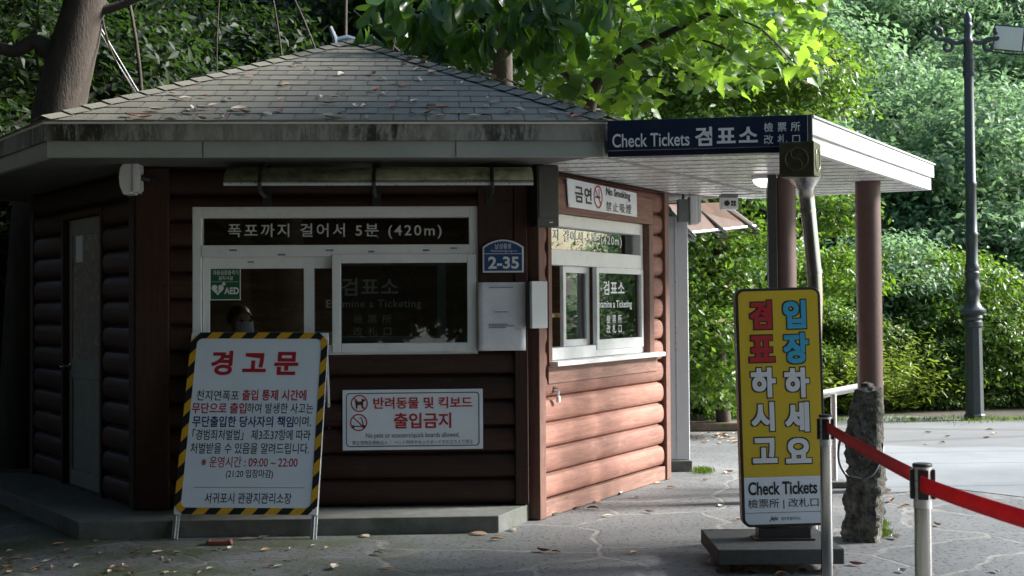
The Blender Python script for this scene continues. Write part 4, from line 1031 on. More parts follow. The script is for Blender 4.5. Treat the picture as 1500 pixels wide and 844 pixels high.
# ================================================================== warning A-frame
bl, br = atz(262, 793), atz(470, 791); Y0 = (bl.y + br.y)/2 + .05
AO = Vector(((bl.x + br.x)/2 + .005, Y0, 0))
tilt = math.atan2(-.46, 1.20)
AFm = frame(AO, 0.0, tilt, R(0.0))
AFm = Matrix.Translation(AO) @ Matrix.Rotation(R(-1.0), 4, 'Z') @ Matrix.Rotation(tilt, 4, 'X') @ Matrix.Rotation(R(.55), 4, 'Y')
wsn = empty('warning_board', AFm, 'white Korean warning A-board with black and yellow striped edge by the step', 'sign board')
e0 = uv(AFm, 258, 755); e1 = uv(AFm, 477, 487); e2 = uv(AFm, 469, 753); e3 = uv(AFm, 277, 488)
wx0, wx1 = (e0[0]+e3[0])/2, (e1[0]+e2[0])/2; wz0, wz1 = (e0[1]+e2[1])/2, (e1[1]+e3[1])/2
q = MB(); q.box(wx0, wx1, 0, .012, wz0, wz1); link('board', q, M_['signwhite'], wsn, bevel=.002)
q = MB(); bw = .043
hx0, hx1, hz0, hz1 = wx0+bw, wx1-bw, wz0+bw, wz1-bw
inn = rrect(hx0, hx1, hz0, hz1, .04, 5); out = []
cxx, czz = (wx0+wx1)/2, (wz0+wz1)/2
for x, z in inn:
    dx, dz = x - cxx, z - czz; k = min((wx1-cxx)/abs(dx) if abs(dx) > 1e-6 else 9, (wz1-czz)/abs(dz) if abs(dz) > 1e-6 else 9); out.append((cxx + dx*k, czz + dz*k))
# snap the ring's outer corners
n = len(inn); crn = [(wx1, wz1), (wx0, wz1), (wx0, wz0), (wx1, wz0)]
for i, cc in enumerate(crn): out[i*6 + 3] = cc; 
for i in range(4):
    b_ = i*6
    for k in range(3):
        x, z = inn[b_+k]; out[b_+k] = ((wx1, z) if i == 0 else (x, wz1) if i == 1 else (wx0, z) if i == 2 else (x, wz0))
        x, z = inn[b_+5-k]; out[b_+5-k] = ((x, wz1) if i == 0 else (wx0, z) if i == 1 else (x, wz0) if i == 2 else (wx1, z))
def ring2(mbx, A, B, y0, y1):
    n = len(A); mbx.add([(x, y0, z) for x, z in A] + [(x, y0, z) for x, z in B] + [(x, y1, z) for x, z in A] + [(x, y1, z) for x, z in B],
        [(i, (i+1) % n, n+(i+1) % n, n+i) for i in range(n)] + [(2*n+i, 2*n+(i+1) % n, (i+1) % n, i) for i in range(n)] + [(3*n+i, n+i, n+(i+1) % n, 3*n+(i+1) % n) for i in range(n)])
ring2(q, out, inn, -.004, -.0005)
def hazard_mat():
    m, t, p = new_mat('hazard_tape'); v = coords(t); sx = N(t, 'SeparateXYZ'); t.links.new(v, sx.inputs[0])
    a = N(t, 'Math'); a.operation = 'MULTIPLY_ADD'; a.inputs[1].default_value = -.9; t.links.new(sx.outputs[2], a.inputs[0]); t.links.new(sx.outputs[0], a.inputs[2])
    b = N(t, 'Math'); b.operation = 'MULTIPLY'; b.inputs[1].default_value = 6.35; t.links.new(a.outputs[0], b.inputs[0])
    f = N(t, 'Math'); f.operation = 'FRACT'; t.links.new(b.outputs[0], f.inputs[0])
    g_ = N(t, 'Math'); g_.operation = 'GREATER_THAN'; g_.inputs[1].default_value = .5; t.links.new(f.outputs[0], g_.inputs[0])
    c = mixc(t, g_.outputs[0], (.014, .014, .015), (.62, .34, .02))
    w_ = ramp(t, noise(t, v, 30, 6, .7), [(.6, 0), (.75, .6)]); c = mixc(t, w_, c, (.12, .1, .06))
    t.links.new(c, p.inputs['Base Color']); p.inputs['Roughness'].default_value = .45; return m
link('hazard_border', q, hazard_mat(), wsn)
q = MB(); yk = -.0015
L = lambda mbx, s, x0, x1, y0, y1, b=.006: tpx(mbx, AFm, s, x0, x1, y0, y1, b, 1.0, yk)
kr, kk, kn = MB(), MB(), MB()
L(kr, '경 고 문', 309, 437, 514, 550, .034)
L(kk, '천지연폭포', 288, 350, 572, 587); L(kr, '출입 통제 시간에', 355, 449, 571, 587, .020)
L(kr, '무단으로 출입', 281, 361, 590, 606, .020); L(kk, '하여 발생한 사고는', 362, 459, 590.5, 606)
L(kn, '무단출입한 당사자의 책임', 282, 430, 609.5, 626, .020); L(kk, '이며,', 431, 456, 610, 626)
L(kk, '「경범죄처벌법」 제3조37항에 따라', 282, 455, 629, 645); L(kk, '처벌받을 수 있음을 알려드립니다.', 279, 453, 649, 665)
L(kr, '※ 운영시간 : 09:00 ~ 22:00', 295, 436, 669, 685, .006); L(kk, '(21:20 입장마감)', 331, 400, 688, 702)
L(kk, '서귀포시 관광지관리소장', 300, 427, 722, 738)
a, b = uv(AFm, 284, 714), uv(AFm, 446, 713); strip(kk, [a, (b[0], a[1])], .0025, yk)
link('red_lettering', kr, M_['red'], wsn); link('black_lettering', kk, M_['ink'], wsn); link('navy_lettering', kn, M_['navyink'], wsn)
for x in (wx0 + .018, wx1 - .018):
    q = MB(); q.box(x-.02, x+.02, .013, .035, 0.0, wz1 - .02); q.box(x-.004, x+.004, .005, .0125, 0, wz0-.003); link('front_leg', q, M_['alu'], wsn, bevel=.003)
RL = AFm.inverted()
for x in (wx0 + .02, wx1 - .02):
    tp = Vector((x, .04, wz1 - .04)); wp = AFm @ tp; ft = Vector((wp.x, wp.y + .30, .108)); lo = RL @ ft
    q = MB(); q.tube([tp, lo], .014, 6); link('rear_leg', q, M_['alu'], wsn)
q = MB()
for x in (wx0 + .03, cxx, wx1 - .03):
    for z in (wz0 + .03, wz1 - .03):
        q.lathe([(.006, 0), (.006, .003), (.001, .004)], n=8); q.v[-24:] = [(a_ + x, -.0042 - c_, b_ + z) for a_, b_, c_ in q.v[-24:]]
link('screw', q, M_['hazy'], wsn)

# reddish tray at its foot
bt = atz(321, 797); bo = MB()
bo.prism([(-.085, 0), (.085, 0), (.075, .028), (.06, .03), (.055, .024), (-.055, .024), (-.06, .03), (-.075, .028)], -.04, .04, 'y')
tag(link('brick_block', bo, M_['brick'], M=Matrix.Translation((bt.x, bt.y, 0)) @ Matrix.Rotation(R(4), 4, 'Z'), bevel=.005), 'small reddish block lying on the ground under the warning board', 'block')

# ================================================================== yellow standing sign
b0, b1 = atz(1052, 828, .053), atz(1239, 828, .053)
ctr = Vector(((b0.x + b1.x)/2, b0.y + .36, 0))
ys = empty('standing_sign', Matrix.Translation(ctr), 'tall yellow Check Tickets standing sign on a dark slab base', 'sign')
hwid = (b1.x - b0.x)/2
q = MB(); q.box(-hwid, hwid, -.36, .36, .053, .138); link('base', q, M_['basalt'], ys, bevel=.006)
for sx_ in (-1, 1):
    for sy in (-1, 1):
        q = MB(); q.tube([(sx_*(hwid-.09)-.015, sy*.27, .026), (sx_*(hwid-.09)+.015, sy*.27, .026)], .026, 12); q.box(sx_*(hwid-.09)-.03, sx_*(hwid-.09)+.03, sy*.27-.03, sy*.27+.03, .049, .0525); link('caster', q, M_['black'], ys)
zs0 = uv(ys.matrix_world, 1146, 771)[1]
q = MB(); fx0, fx1 = uv(ys.matrix_world, 1109, 785)[0], uv(ys.matrix_world, 1185, 785)[0]
q.box(fx0, fx1, -.06, .06, .139, zs0 - .004); q.box(fx0-.02, fx1+.02, -.09, .09, .1385, .15); link('foot', q, M_['black_metal'], ys, bevel=.004)
YF = ys.matrix_world @ Matrix.Translation((uv(ys.matrix_world, 1146, 771)[0], 0, zs0)) @ Matrix.Rotation(R(-1.25), 4, 'Y')
yl_ = lambda name, mbx, mat, bevel=0: link(name, mbx, mat, ys, bevel=bevel)
def ypart(name, mbx, mat, bevel=0):
    o = link(name, mbx, mat, None); o.parent = ys; o.matrix_basis = ys.matrix_world.inverted() @ YF
    if bevel:
        b = o.modifiers.new('bevel', 'BEVEL'); b.width = bevel; b.segments = 3; b.limit_method = 'ANGLE'; b.angle_limit = R(50)
    return o
Yh = -.045
c00, c11 = uv(YF, 1088, 772, Yh), uv(YF, 1201, 420, Yh); cl_ = uv(YF, 1079, 500, Yh)[0]
gx0, gx1 = c00[0], c11[0]; gz0, gz1 = .005, c11[1]
q = MB(); q.prism(rrect(gx0, gx1, gz0, gz1, .05), Yh, .045, 'y'); ypart('cabinet', q, M_['black_metal'], .004)
zsplit = uv(YF, 1145, 698, Yh)[1]; fr_ = .016
fpt = rrect(gx0+fr_, gx1-fr_, gz0+fr_, gz1-fr_, .036)
up_ = [(gx0+fr_, zsplit), (gx1-fr_, zsplit)] + [p for p in fpt if p[1] > zsplit]
dn_ = [(gx1-fr_, zsplit-.001), (gx0+fr_, zsplit-.001)] + [p for p in fpt if p[1] < zsplit]
q = MB(); flat(q, up_, Yh-.002); ypart('yellow_panel', q, M_['yellow'])
q = MB(); flat(q, dn_, Yh-.002); ypart('white_panel', q, M_['signwhite'])
chars = [('검', 'red', 1096, 1132, 440, 483), ('표', 'red', 1095.5, 1136, 491, 531), ('하', 'whiteink', 1098, 1138, 538, 583), ('시', 'whiteink', 1098.5, 1136, 588.5, 632), ('고', 'whiteink', 1100.5, 1140, 641, 679),
         ('입', 'cyan', 1145, 1182, 439, 482), ('장', 'cyan', 1145.5, 1186, 487, 533), ('하', 'whiteink', 1147, 1187, 538, 583), ('세', 'whiteink', 1148, 1187, 588.5, 633), ('요', 'whiteink', 1149, 1190, 641, 679)]
lay = {'red': MB(), 'whiteink': MB(), 'cyan': MB()}; oc = MB()
for ch, mk, x0, x1, y0, y1 in chars:
    fat(oc, YF, ch, x0-.6, x1+.6, y0-.6, y1+.6, .0100, Yh-.0030, Yh)
    fat(lay[mk], YF, ch, x0+1.1, x1-1.1, y0+1.1, y1-1.1, .0042, Yh-.005, Yh)
ypart('outline_lettering', oc, M_['ink'])
ypart('red_lettering', lay['red'], M_['red']); ypart('white_lettering', lay['whiteink'], M_['whiteink']); ypart('blue_lettering', lay['cyan'], M_['cyan'])
q = MB(); tpx(q, YF, 'Check Tickets', 1096, 1197, 705, 724.5, .025, 1, Yh-.0035, Yh); tpx(q, YF, '檢票所 | 改札口', 1096, 1199, 730, 745.5, .004, 1, Yh-.0035, Yh)
tpx(q, YF, 'Jeju', 1127, 1140, 756, 764, .02, 1, Yh-.0035, Yh, .35); tpx(q, YF, '제주특별자치도', 1144, 1173, 757, 762, .0, 1, Yh-.0035, Yh)
a, b = uv(YF, 1092, 752, Yh), uv(YF, 1203, 752, Yh); strip(q, [a, (b[0], a[1])], .0025, Yh-.0033); ypart('black_lettering', q, M_['ink'])

# ================================================================== bronze cube on a bent steel pole
pp_ = 8.72
pole = empty('bronze_cube_lamp', Matrix.Translation((atY(1192, 420, pp_).x + .05, pp_, 0)), 'square bronze lantern with a swirl emblem on a bent steel pole', 'lantern')
PO = pole.matrix_world.translation
W = lambda px, py, Y=pp_: atY(px, py, Y) - PO
q = MB(); pth = [W(1187, 775), W(1189, 600), W(1195, 440), W(1193, 400), W(1186, 330), W(1182, 292)]
q.tube(pth, [.05, .05, .046, .046, .046, .048], 18)
pt = W(1181, 285); q.tube([W(1182, 293), W(1181, 278), W(1180, 262)], [.048, .05, .10], 18); q.tube([W(1193, 402), W(1192, 396)], .052, 18); q.tube([W(1183, 312), W(1183, 306)], .052, 18)
b_ = pth[0]; q.tube([Vector((b_.x, 0, 0)), b_], .05, 18); q.lathe([(.11, 0), (.11, .012), (.055, .02)], (b_.x, 0, 0), 18)
smooth(link('pole', q, M_['steel'], pole))
bc = W(1177, 233); hb = (W(1203, 233) - W(1152, 233)).x / 2
box_M = Matrix.Translation(bc + Vector((0, .1, 0))) @ Matrix.Rotation(R(-23), 4, 'Z')
def lpart(name, mbx, mat, bevel=0):
    o = link(name, mbx, mat, pole, bevel=bevel); o.matrix_basis = box_M; return o
q = MB(); q.box(-hb, hb, -hb, hb, -hb, hb); lpart('cube', q, M_['bronze'], .006)
q = MB(); y = -hb - .004; e = hb - .012
for x0, x1, z0, z1 in ((-hb, -e, -hb, hb), (e, hb, -hb, hb), (-e, e, -hb, -e), (-e, e, e, hb)): q.box(x0, x1, y, -hb - .0005, z0, z1)
lpart('edge_frame', q, M_['bronze'], .003)
q = MB(); q.tube([(.07*math.cos(a), y, .07*math.sin(a)) for a in np.linspace(0, 2*math.pi, 37)], .0035, 6)
sw = [(.035*math.cos(a) - .0, 0) for a in (0,)]
q.tube([(.0345*math.cos(R(t)) * 1.0 + .0, y, .0345 + .0345*math.sin(R(t))) for t in range(90, 271, 15)][::1] + [(.0345*math.cos(R(t)), y, -.0345 + .0345*math.sin(R(t))) for t in range(90, -91, -15)], .003, 6)
lpart('swirl_emblem', q, M_['bronze_hi'])
q = MB(); x = hb + .002; q.tube([(x, .07*math.cos(a), .07*math.sin(a)) for a in np.linspace(0, 2*math.pi, 37)], .0035, 6); lpart('swirl_emblem', q, M_['bronze_hi'])

# ================================================================== stanchions
def stanchion(px, py, Y, label, h):
    p = atY(px, py, Y)
    st_ = empty('belt_stanchion', Matrix.Translation((p.x, p.y, 0)), label, 'stanchion', 'retractable belt barrier posts')
    q = MB(); q.lathe([(.175, 0), (.175, .008), (.15, .02), (.05, .032), (.036, .035)], n=32); smooth(link('base', q, M_['chrome'], st_))
    q = MB(); q.lathe([(.0315, .035), (.0315, h - .165)], n=28); smooth(link('post', q, M_['chrome'], st_))
    q = MB(); q.lathe([(.0335, h-.164), (.0335, h-.012)], n=28); smooth(link('cassette', q, M_['alu'], st_))
    q = MB(); q.lathe([(.036, h-.012), (.036, h-.004), (.032, h)], n=28); smooth(link('cap', q, M_['black'], st_))
    for a in (0, 90, 180, 270):
        q = MB(); q.box(.031, .045, -.019, .019, h-.13, h-.022); q.v = [tuple(Matrix.Rotation(R(a - 12), 3, 'Z') @ Vector(v)) for v in q.v]; link('belt_clip', q, M_['black'], st_, bevel=.003)
    return st_, p
H_ = .905
sA, pA = stanchion(1209, 612, 7.55, 'steel belt post right of the yellow sign, red belt leaving its top', H_)
sB, pB = stanchion(1351, 690, 5.25, 'nearer steel belt post with a red belt on both sides', H_)
def belt(st_, a, b, sag, z):
    n = 20; q = MB(); vs = []
    for i in range(n+1):
        f = i/n; p = a.lerp(b, f); zz = z - sag*4*f*(1-f)
        for s in (-1, 1): vs.append((p.x, p.y, zz + s*.029))
    q.add(vs, [(2*i, 2*i+2, 2*i+3, 2*i+1) for i in range(n)]); o = link('belt', q, M_['beltred'], st_); o.matrix_basis = st_.matrix_world.inverted()
    sm = o.modifiers.new('s', 'SOLIDIFY'); sm.thickness = .0015; smooth(o, 80)
fa_ = Vector((pA.x, pA.y, 0)); fb_ = Vector((pB.x, pB.y, 0)); dab = (fb_ - fa_).normalized()
belt(sA, fa_ + dab*.045, fb_ - dab*.05 , .006, H_ - .062)
fc_ = atY(1600, 850, 4.0); fc_ = Vector((fc_.x, fc_.y, 0)); dbc = (fc_ - fb_).normalized()
belt(sB, fb_ + dbc*.0 + Vector((-.02, -.048, 0)), fc_, .008, H_ - .07)

# ================================================================== stone pillar, cable, handrail
sp_ = atz(1264, 790); rng = random.Random(5)
bm = bmesh.new(); ncol, nrow = 44, 90; Hs = .985
prof_w = lambda f: .112*(1 - .06*f) if f < .82 else .112*(.95 - .9*(f-.82)**1.25 if f < .97 else .5)
ringsv = []
from mathutils import noise as mnoise
for j_ in range(nrow+1):
    f = j_/nrow; rowv = []
    for k in range(ncol):
        a = 2*math.pi*k/ncol; sq = 1/max(abs(math.cos(a)), abs(math.sin(a)))**.86
        r = prof_w(f)*sq; x, y = r*math.cos(a), r*math.sin(a)*1.0
        nz_ = mnoise.noise(Vector((x*9, y*9, f*9)))*.020 + mnoise.noise(Vector((x*26+3, y*26, f*26)))*.016 + mnoise.noise(Vector((x*60+3, y*60, f*60)))*.010
        k_ = 1 + nz_/max(r, .02)
        cut = -.065*max(0, (f-.72)/.28) if math.cos(a) < -.3 else 0
        rowv.append(bm.verts.new((x*k_ + .03*f - cut*.8 + (.012 if .3 < f < .5 else 0), y*k_, f*Hs + mnoise.noise(Vector((x*14, y*14, 2)))*.03*f - .01)))
    ringsv.append(rowv)
for j_ in range(nrow):
    for k in range(ncol): bm.faces.new((ringsv[j_][k], ringsv[j_][(k+1) % ncol], ringsv[j_+1][(k+1) % ncol], ringsv[j_+1][k]))
cv = bm.verts.new((.03, 0, Hs + .012))
for k in range(ncol): bm.faces.new((ringsv[-1][k], ringsv[-1][(k+1) % ncol], cv))
me = bpy.data.meshes.new('stone_pillar'); bm.to_mesh(me); bm.free()
sto = smooth(link('stone_pillar', me, M_['stone'], M=Matrix.Translation((sp_.x, sp_.y, 0)) @ Matrix.Rotation(R(-24), 4, 'Z')), 35)
tag(sto, 'rough mossy basalt pillar standing behind the red belt', 'stone pillar')
cbl = empty('cable_lock', Matrix.Translation((sp_.x, sp_.y, 0)), 'black cable lock looped around the stone pillar', 'cable lock')
Wc = lambda px, py, dy: atY(px, py, sp_.y + dy) - Vector((sp_.x, sp_.y, 0))
loop = [Wc(1250, 640, -.1), Wc(1237, 634, -.05), Wc(1230, 648, -.12), Wc(1228, 668, -.16), Wc(1232, 684, -.18), Wc(1242, 698, -.19), Wc(1258, 703, -.2), Wc(1275, 698, -.19), Wc(1285, 686, -.16), Wc(1292, 668, -.1), Wc(1293, 652, -.03), Wc(1287, 640, .03), Wc(1282, 636, .1)]
def cat(pts, k=6):
    out = []
    for i in range(len(pts)-1):
        p0, p1, p2, p3 = pts[max(0, i-1)], pts[i], pts[i+1], pts[min(len(pts)-1, i+2)]
        for j in range(k):
            t = j/k; out.append(.5*((2*p1) + (p2-p0)*t + (2*p0-5*p1+4*p2-p3)*t*t + (3*p1-p0-3*p2+p3)*t**3))
    return out + [pts[-1]]
q = MB(); q.tube(cat(loop), .008, 8); smooth(link('cable', q, M_['black'], cbl))
q = MB(); q.tube([Wc(1246, 700, -.21), Wc(1262, 703, -.215)], .017, 10); q.tube([Wc(1262, 703, -.215), Wc(1270, 699, -.21)], .013, 10); link('lock_body', q, M_['black_metal'], cbl)
hrY = 11.6
hr = empty('handrail', Matrix.Translation((atY(1221, 700, hrY).x, hrY, 0)), 'steel handrail with a pale top rail behind the stone pillar', 'handrail')
HO = hr.matrix_world.translation
a = atY(1170, 584, hrY) - HO; b = atY(1292, 561, hrY + .2) - HO
q = MB(); q.tube([a, b], .032, 14); smooth(link('top_rail', q, M_['white'], hr))
for px in (1221, 1172):
    t0 = atY(px, 577 if px > 1200 else 584, hrY) - HO; q = MB(); q.tube([Vector((t0.x, 0, 0)), t0], .024, 14); smooth(link('rail_post', q, M_['alu'], hr))
q = MB(); q.box(a.x, b.x - .35, -.09, .09, 0, .05); link('kerb_foot', q, M_['concrete'], hr, bevel=.01)

# ================================================================== street lamp
lb = atz(1428, 615); Ls = lb.y / FPX
lm = empty('street_lamp', Matrix.Translation((lb.x, lb.y, 0)) @ Matrix.Rotation(R(-.15), 4, 'Y'), 'dark ornate street lamp with scroll arms at the plaza edge', 'street lamp')
zz = lambda py: (615 - py) * Ls
oct_ = [(15, 615), (15, 608), (13.2, 606), (12.2, 480)]
q = MB(); q.lathe([(r*Ls, zz(y)) for r, y in oct_], n=8, a0=R(22.5)); link('base_column', q, M_['slate'], lm, bevel=.006)
prof = [(12.5, 480), (14, 478), (14, 472), (12, 470), (14, 466), (13, 462), (18.5, 458), (19, 455), (13, 450), (10, 444), (9.5, 436), (10, 432), (12, 426), (12, 420), (9.5, 412), (9.5, 408), (11, 404), (11, 400), (9.5, 398), (10.5, 394), (10.5, 390), (8.6, 386), (8.6, 348), (9.4, 346), (9.4, 342), (8.2, 340), (7.6, 274), (8.6, 272), (8.6, 268), (7.4, 266), (6.8, 112), (8.4, 110), (8.8, 104), (7.4, 102), (8.2, 98), (8.2, 92), (8.8, 88), (7, 86), (6.5, 66), (7.4, 64), (7.4, 58), (6, 56), (5.4, 40), (6.4, 38), (6.4, 34), (5, 32), (5.6, 27), (5.2, 22), (2.5, 17), (.5, 14)]
q = MB(); q.lathe([(r*Ls, zz(y)) for r, y in prof], n=24); smooth(link('pole', q, M_['slate'], lm), 35)
def arm(s):
    q = MB(); P = lambda dx, py: Vector((s*dx*Ls, 0, zz(py)))
    q.tube(cat([P(5, 58), P(18, 62), P(30, 56), P(42, 56), P(51, 50), P(52, 43), P(46, 39), P(40, 42), P(40, 47), P(44, 48)]), [3.2*Ls]*55, 10)
    q.tube(cat([P(34, 58), P(27, 60), P(23, 67), P(27, 73), P(34, 72), P(35, 66), P(31, 64)]), [2.6*Ls]*37, 10)
    return q
smooth(link('scroll_arm', arm(-1), M_['slate'], lm), 60)
smooth(link('scroll_arm', arm(1), M_['slate'], lm), 60)
fm = Matrix.Translation((60*Ls, -.05, zz(56))) @ Matrix.Rotation(R(-38), 4, 'Z') @ Matrix.Rotation(R(12), 4, 'Y') @ Matrix.Rotation(R(14), 4, 'X')
q = MB(); hwx, hwz = .20, .165
q.add([(-hwx,-.05,-hwz),(hwx,-.05,-hwz),(hwx,-.05,hwz),(-hwx,-.05,hwz),(-hwx*.8,.14,-hwz*.8),(hwx*.8,.14,-hwz*.8),(hwx*.8,.14,hwz*.8),(-hwx*.8,.14,hwz*.8)], [(0,1,2,3),(5,4,7,6),(4,5,1,0),(1,5,6,2),(2,6,7,3),(4,0,3,7)])
fo = link('floodlight_head', q, M_['slate'], lm, bevel=.008); fo.matrix_basis = fm
q = MB(); q.box(-hwx+.02, hwx-.02, -.062, -.051, -hwz+.02, hwz-.02); fg = link('glass', q, M_['lampglass'], fo)
q = MB(); q.tube([(-.22, .03, 0), (-.22, .03, -.2), (.0, .03, -.21), (.22, .03, -.2), (.22, .03, 0)], .012, 8); link('yoke', q, M_['slate'], fo)

# ================================================================== VEGETATION
def leaf_mesh(name, pts, nrm, size, mat, rs, shape=None, aspect=.45, droop=.0):
    """one mesh of folded leaves: pts (n,3), nrm (n,3) rough facing"""
    n = len(pts); rs_ = rs
    nrm = nrm / np.maximum(1e-6, np.linalg.norm(nrm, axis=1, keepdims=True))
    tmp = rs_.normal(size=(n, 3)); tmp[:, 2] -= droop
    ax = tmp - nrm * (tmp * nrm).sum(1, keepdims=True); ax /= np.maximum(1e-6, np.linalg.norm(ax, axis=1, keepdims=True))
    sd_ = np.cross(nrm, ax)
    L = size * rs_.uniform(.6, 1.35, (n, 1))
    if shape is None: shape = [(0, 0, 0), (.42, -.5*aspect, .06), (1, 0, -.10), (.42, .5*aspect, .06)]; faces = [(0, 1, 2), (0, 2, 3)]
    else: shape, faces = shape
    m = len(shape); V = np.zeros((n, m, 3))
    for i, (u, v, h) in enumerate(shape): V[:, i] = pts + ax*L*u + sd_*L*v + nrm*L*h
    F = np.concatenate([(np.array(f)[None] + (np.arange(n)*m)[:, None]) for f in faces], 0)
    me = bpy.data.meshes.new(name); k = F.shape[1]
    me.vertices.add(n*m); me.vertices.foreach_set('co', V.reshape(-1))
    me.loops.add(F.size); me.loops.foreach_set('vertex_index', F.reshape(-1).astype(np.int32))
    me.polygons.add(len(F)); me.polygons.foreach_set('loop_start', np.arange(0, F.size, k, dtype=np.int32))
    me.update(calc_edges=True)
    at = me.attributes.new('var', 'FLOAT', 'POINT'); at.data.foreach_set('value', np.repeat(rs_.random(n), m).astype(np.float32))
    me.materials.append(mat); return me
def crown_points(rs, blobs, n_clump, per, spread):
    P, Nn = [], []
    w_ = np.array([b[3]**2 for b in blobs]); w_ /= w_.sum()
    for _ in range(n_clump):
        b = blobs[rs.choice(len(blobs), p=w_)]
        d = rs.normal(size=3); d[2] = abs(d[2])*.9 - .25; d /= np.linalg.norm(d)
        c = np.array(b[:3]) + d*b[3]*rs.uniform(.72, 1.05)*np.array([1, 1, .85])
        k = int(per*rs.uniform(.6, 1.4)); off = rs.normal(size=(k, 3))*spread*np.array([1.15, 1.15, .38])
        P.append(c + off); Nn.append(d*.7 + np.array([0, 0, .7]) + rs.normal(size=(k, 3))*.55)
    return np.concatenate(P), np.concatenate(Nn)
def blobs_dome(rs, n, R0, H, r0, r1, z0=0):
    out = []
    for _ in range(n):
        a = rs.uniform(0, 2*math.pi); f = rs.random()**.6; z = rs.random()
        rad = R0*f*math.sqrt(max(.05, 1 - (z*.9)**2)); out.append((rad*math.cos(a), rad*math.sin(a), z0 + z*H, rs.uniform(r0, r1)))
    return out
L_hill = leaf_mat('hill_leaf', (.060, .120, .068), (.175, .275, .150), .43, .5, (.31, .53, .23))
L_hill_haze = leaf_mat('hill_leaf_haze_tint', (.050, .105, .088), (.125, .20, .16), .40, .5, (.20, .36, .25))  # bluish air of the far rows put into the leaf colour
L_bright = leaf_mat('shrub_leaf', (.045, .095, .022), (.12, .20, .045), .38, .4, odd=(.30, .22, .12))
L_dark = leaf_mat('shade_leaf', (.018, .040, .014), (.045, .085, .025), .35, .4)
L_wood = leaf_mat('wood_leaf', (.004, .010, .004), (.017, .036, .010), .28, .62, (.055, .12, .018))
L_big = leaf_mat('broad_leaf', (.035, .085, .018), (.075, .15, .03), .55, .38, (.29, .50, .045))
L_frond = leaf_mat('frond_leaf', (.08, .13, .03), (.17, .22, .06), .4, .45)
rs = np.random.default_rng(11)
def trunk_mesh(name, h, r, limbs, rs, mat, lean=(0, 0)):
    q = MB(); top = Vector((lean[0], lean[1], h)); n = 8
    pth = [Vector((lean[0]*f + .06*h*.2*math.sin(f*5+1), lean[1]*f + .04*h*.2*math.sin(f*4), h*f)) for f in np.linspace(0, 1, n)]
    q.tube(pth, [r*(1.25 if i == 0 else 1 - .6*i/(n-1)) for i in range(n)], 12)
    for k in range(limbs):
        f = rs.uniform(.45, 1); b = pth[int(f*(n-1))]; a = rs.uniform(0, 2*math.pi); l = h*rs.uniform(.3, .55); up = rs.uniform(.3, .9)
        d = Vector((math.cos(a), math.sin(a), up)); e = b + d*l*.5 + Vector((0, 0, .03*l)); q.tube([b, e, b + d*l + Vector((0, 0, .15*l))], [r*.42, r*.28, r*.08], 8)
    me = q.mesh(name); me.polygons.foreach_set('use_smooth', [True]*len(me.polygons)); me.materials.append(mat); return me
protos = []
for i, mat in enumerate((L_hill, L_hill_haze, L_hill, L_hill_haze)):
    bl_ = blobs_dome(rs, 22, 2.1, 2.6, .55, 1.05, .6)
    P, Nn = crown_points(rs, bl_, 620, 44, .21)
    cm_ = leaf_mesh('crown', P, Nn, .125, mat, rs, aspect=.5)
    protos.append((cm_, trunk_mesh('trunk', 2.4, .13, 7, rs, M_['darkbark'])))
def tree(name, label, cat_, grp, p, s, cm_, tm, rz=None, sz=None):
    o = empty(name, Matrix.Translation(p) @ Matrix.Rotation(rz if rz is not None else random.uniform(0, 6.28), 4, 'Z') @ Matrix.Diagonal((s, s, sz or s, 1)), label, cat_, grp)
    c_ = bpy.data.objects.new('crown', cm_); C.objects.link(c_); c_.parent = o
    if tm: t_o = bpy.data.objects.new('trunk', tm); C.objects.link(t_o); t_o.parent = o
    return o
rt = random.Random(21)
hn = 0
for row, Y in enumerate(np.arange(22.4, 60, 2.6)):
    half = Y*.36 + 4; step = 2.7 + row*.10; x0_ = Y*.02 - 1
    x = x0_ + rt.uniform(0, 1) if True else -half
    while x < half + 2:
        yy = Y + rt.uniform(-.9, .9); s = rt.uniform(.75, 1.25)*(1 + row*.03)
        z = hill(x, yy) - .45*s
        k = rt.choice((0, 2)) if row < 6 else rt.choice((1, 3, 1, 0))
        tree('hillside_tree', 'leafy green tree on the wooded hillside behind the plaza', 'tree', 'trees covering the hillside', (x, yy, z), s, *protos[k]); hn += 1
        x += step*rt.uniform(.8, 1.25)
# left / behind the booth : dark wood
dark_p = []
for i in range(2):
    P, Nn = crown_points(rs, blobs_dome(rs, 18, 1.8, 3.2, .5, .95, .2), 420, 36, .22)
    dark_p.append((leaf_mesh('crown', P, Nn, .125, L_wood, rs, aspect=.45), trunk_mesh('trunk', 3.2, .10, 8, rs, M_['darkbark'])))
for row, Y in enumerate((15.8, 17.8, 20.2, 23, 26.5, 31)):
    x = -Y*.40 - 2.5
    while x < (.8 if row < 2 else Y*.06):
        yy = Y + rt.uniform(-.6, .6); s = rt.uniform(.8, 1.2)*(1 + .12*row)
        tree('understory_tree', 'dark shaded tree in the wood behind the booth', 'tree', 'trees in the dark wood behind the booth', (x, yy, hill(x, yy) - .2), s, *dark_p[rt.randint(0, 1)])
        x += rt.uniform(1.5, 2.5)*(1 + .12*row)
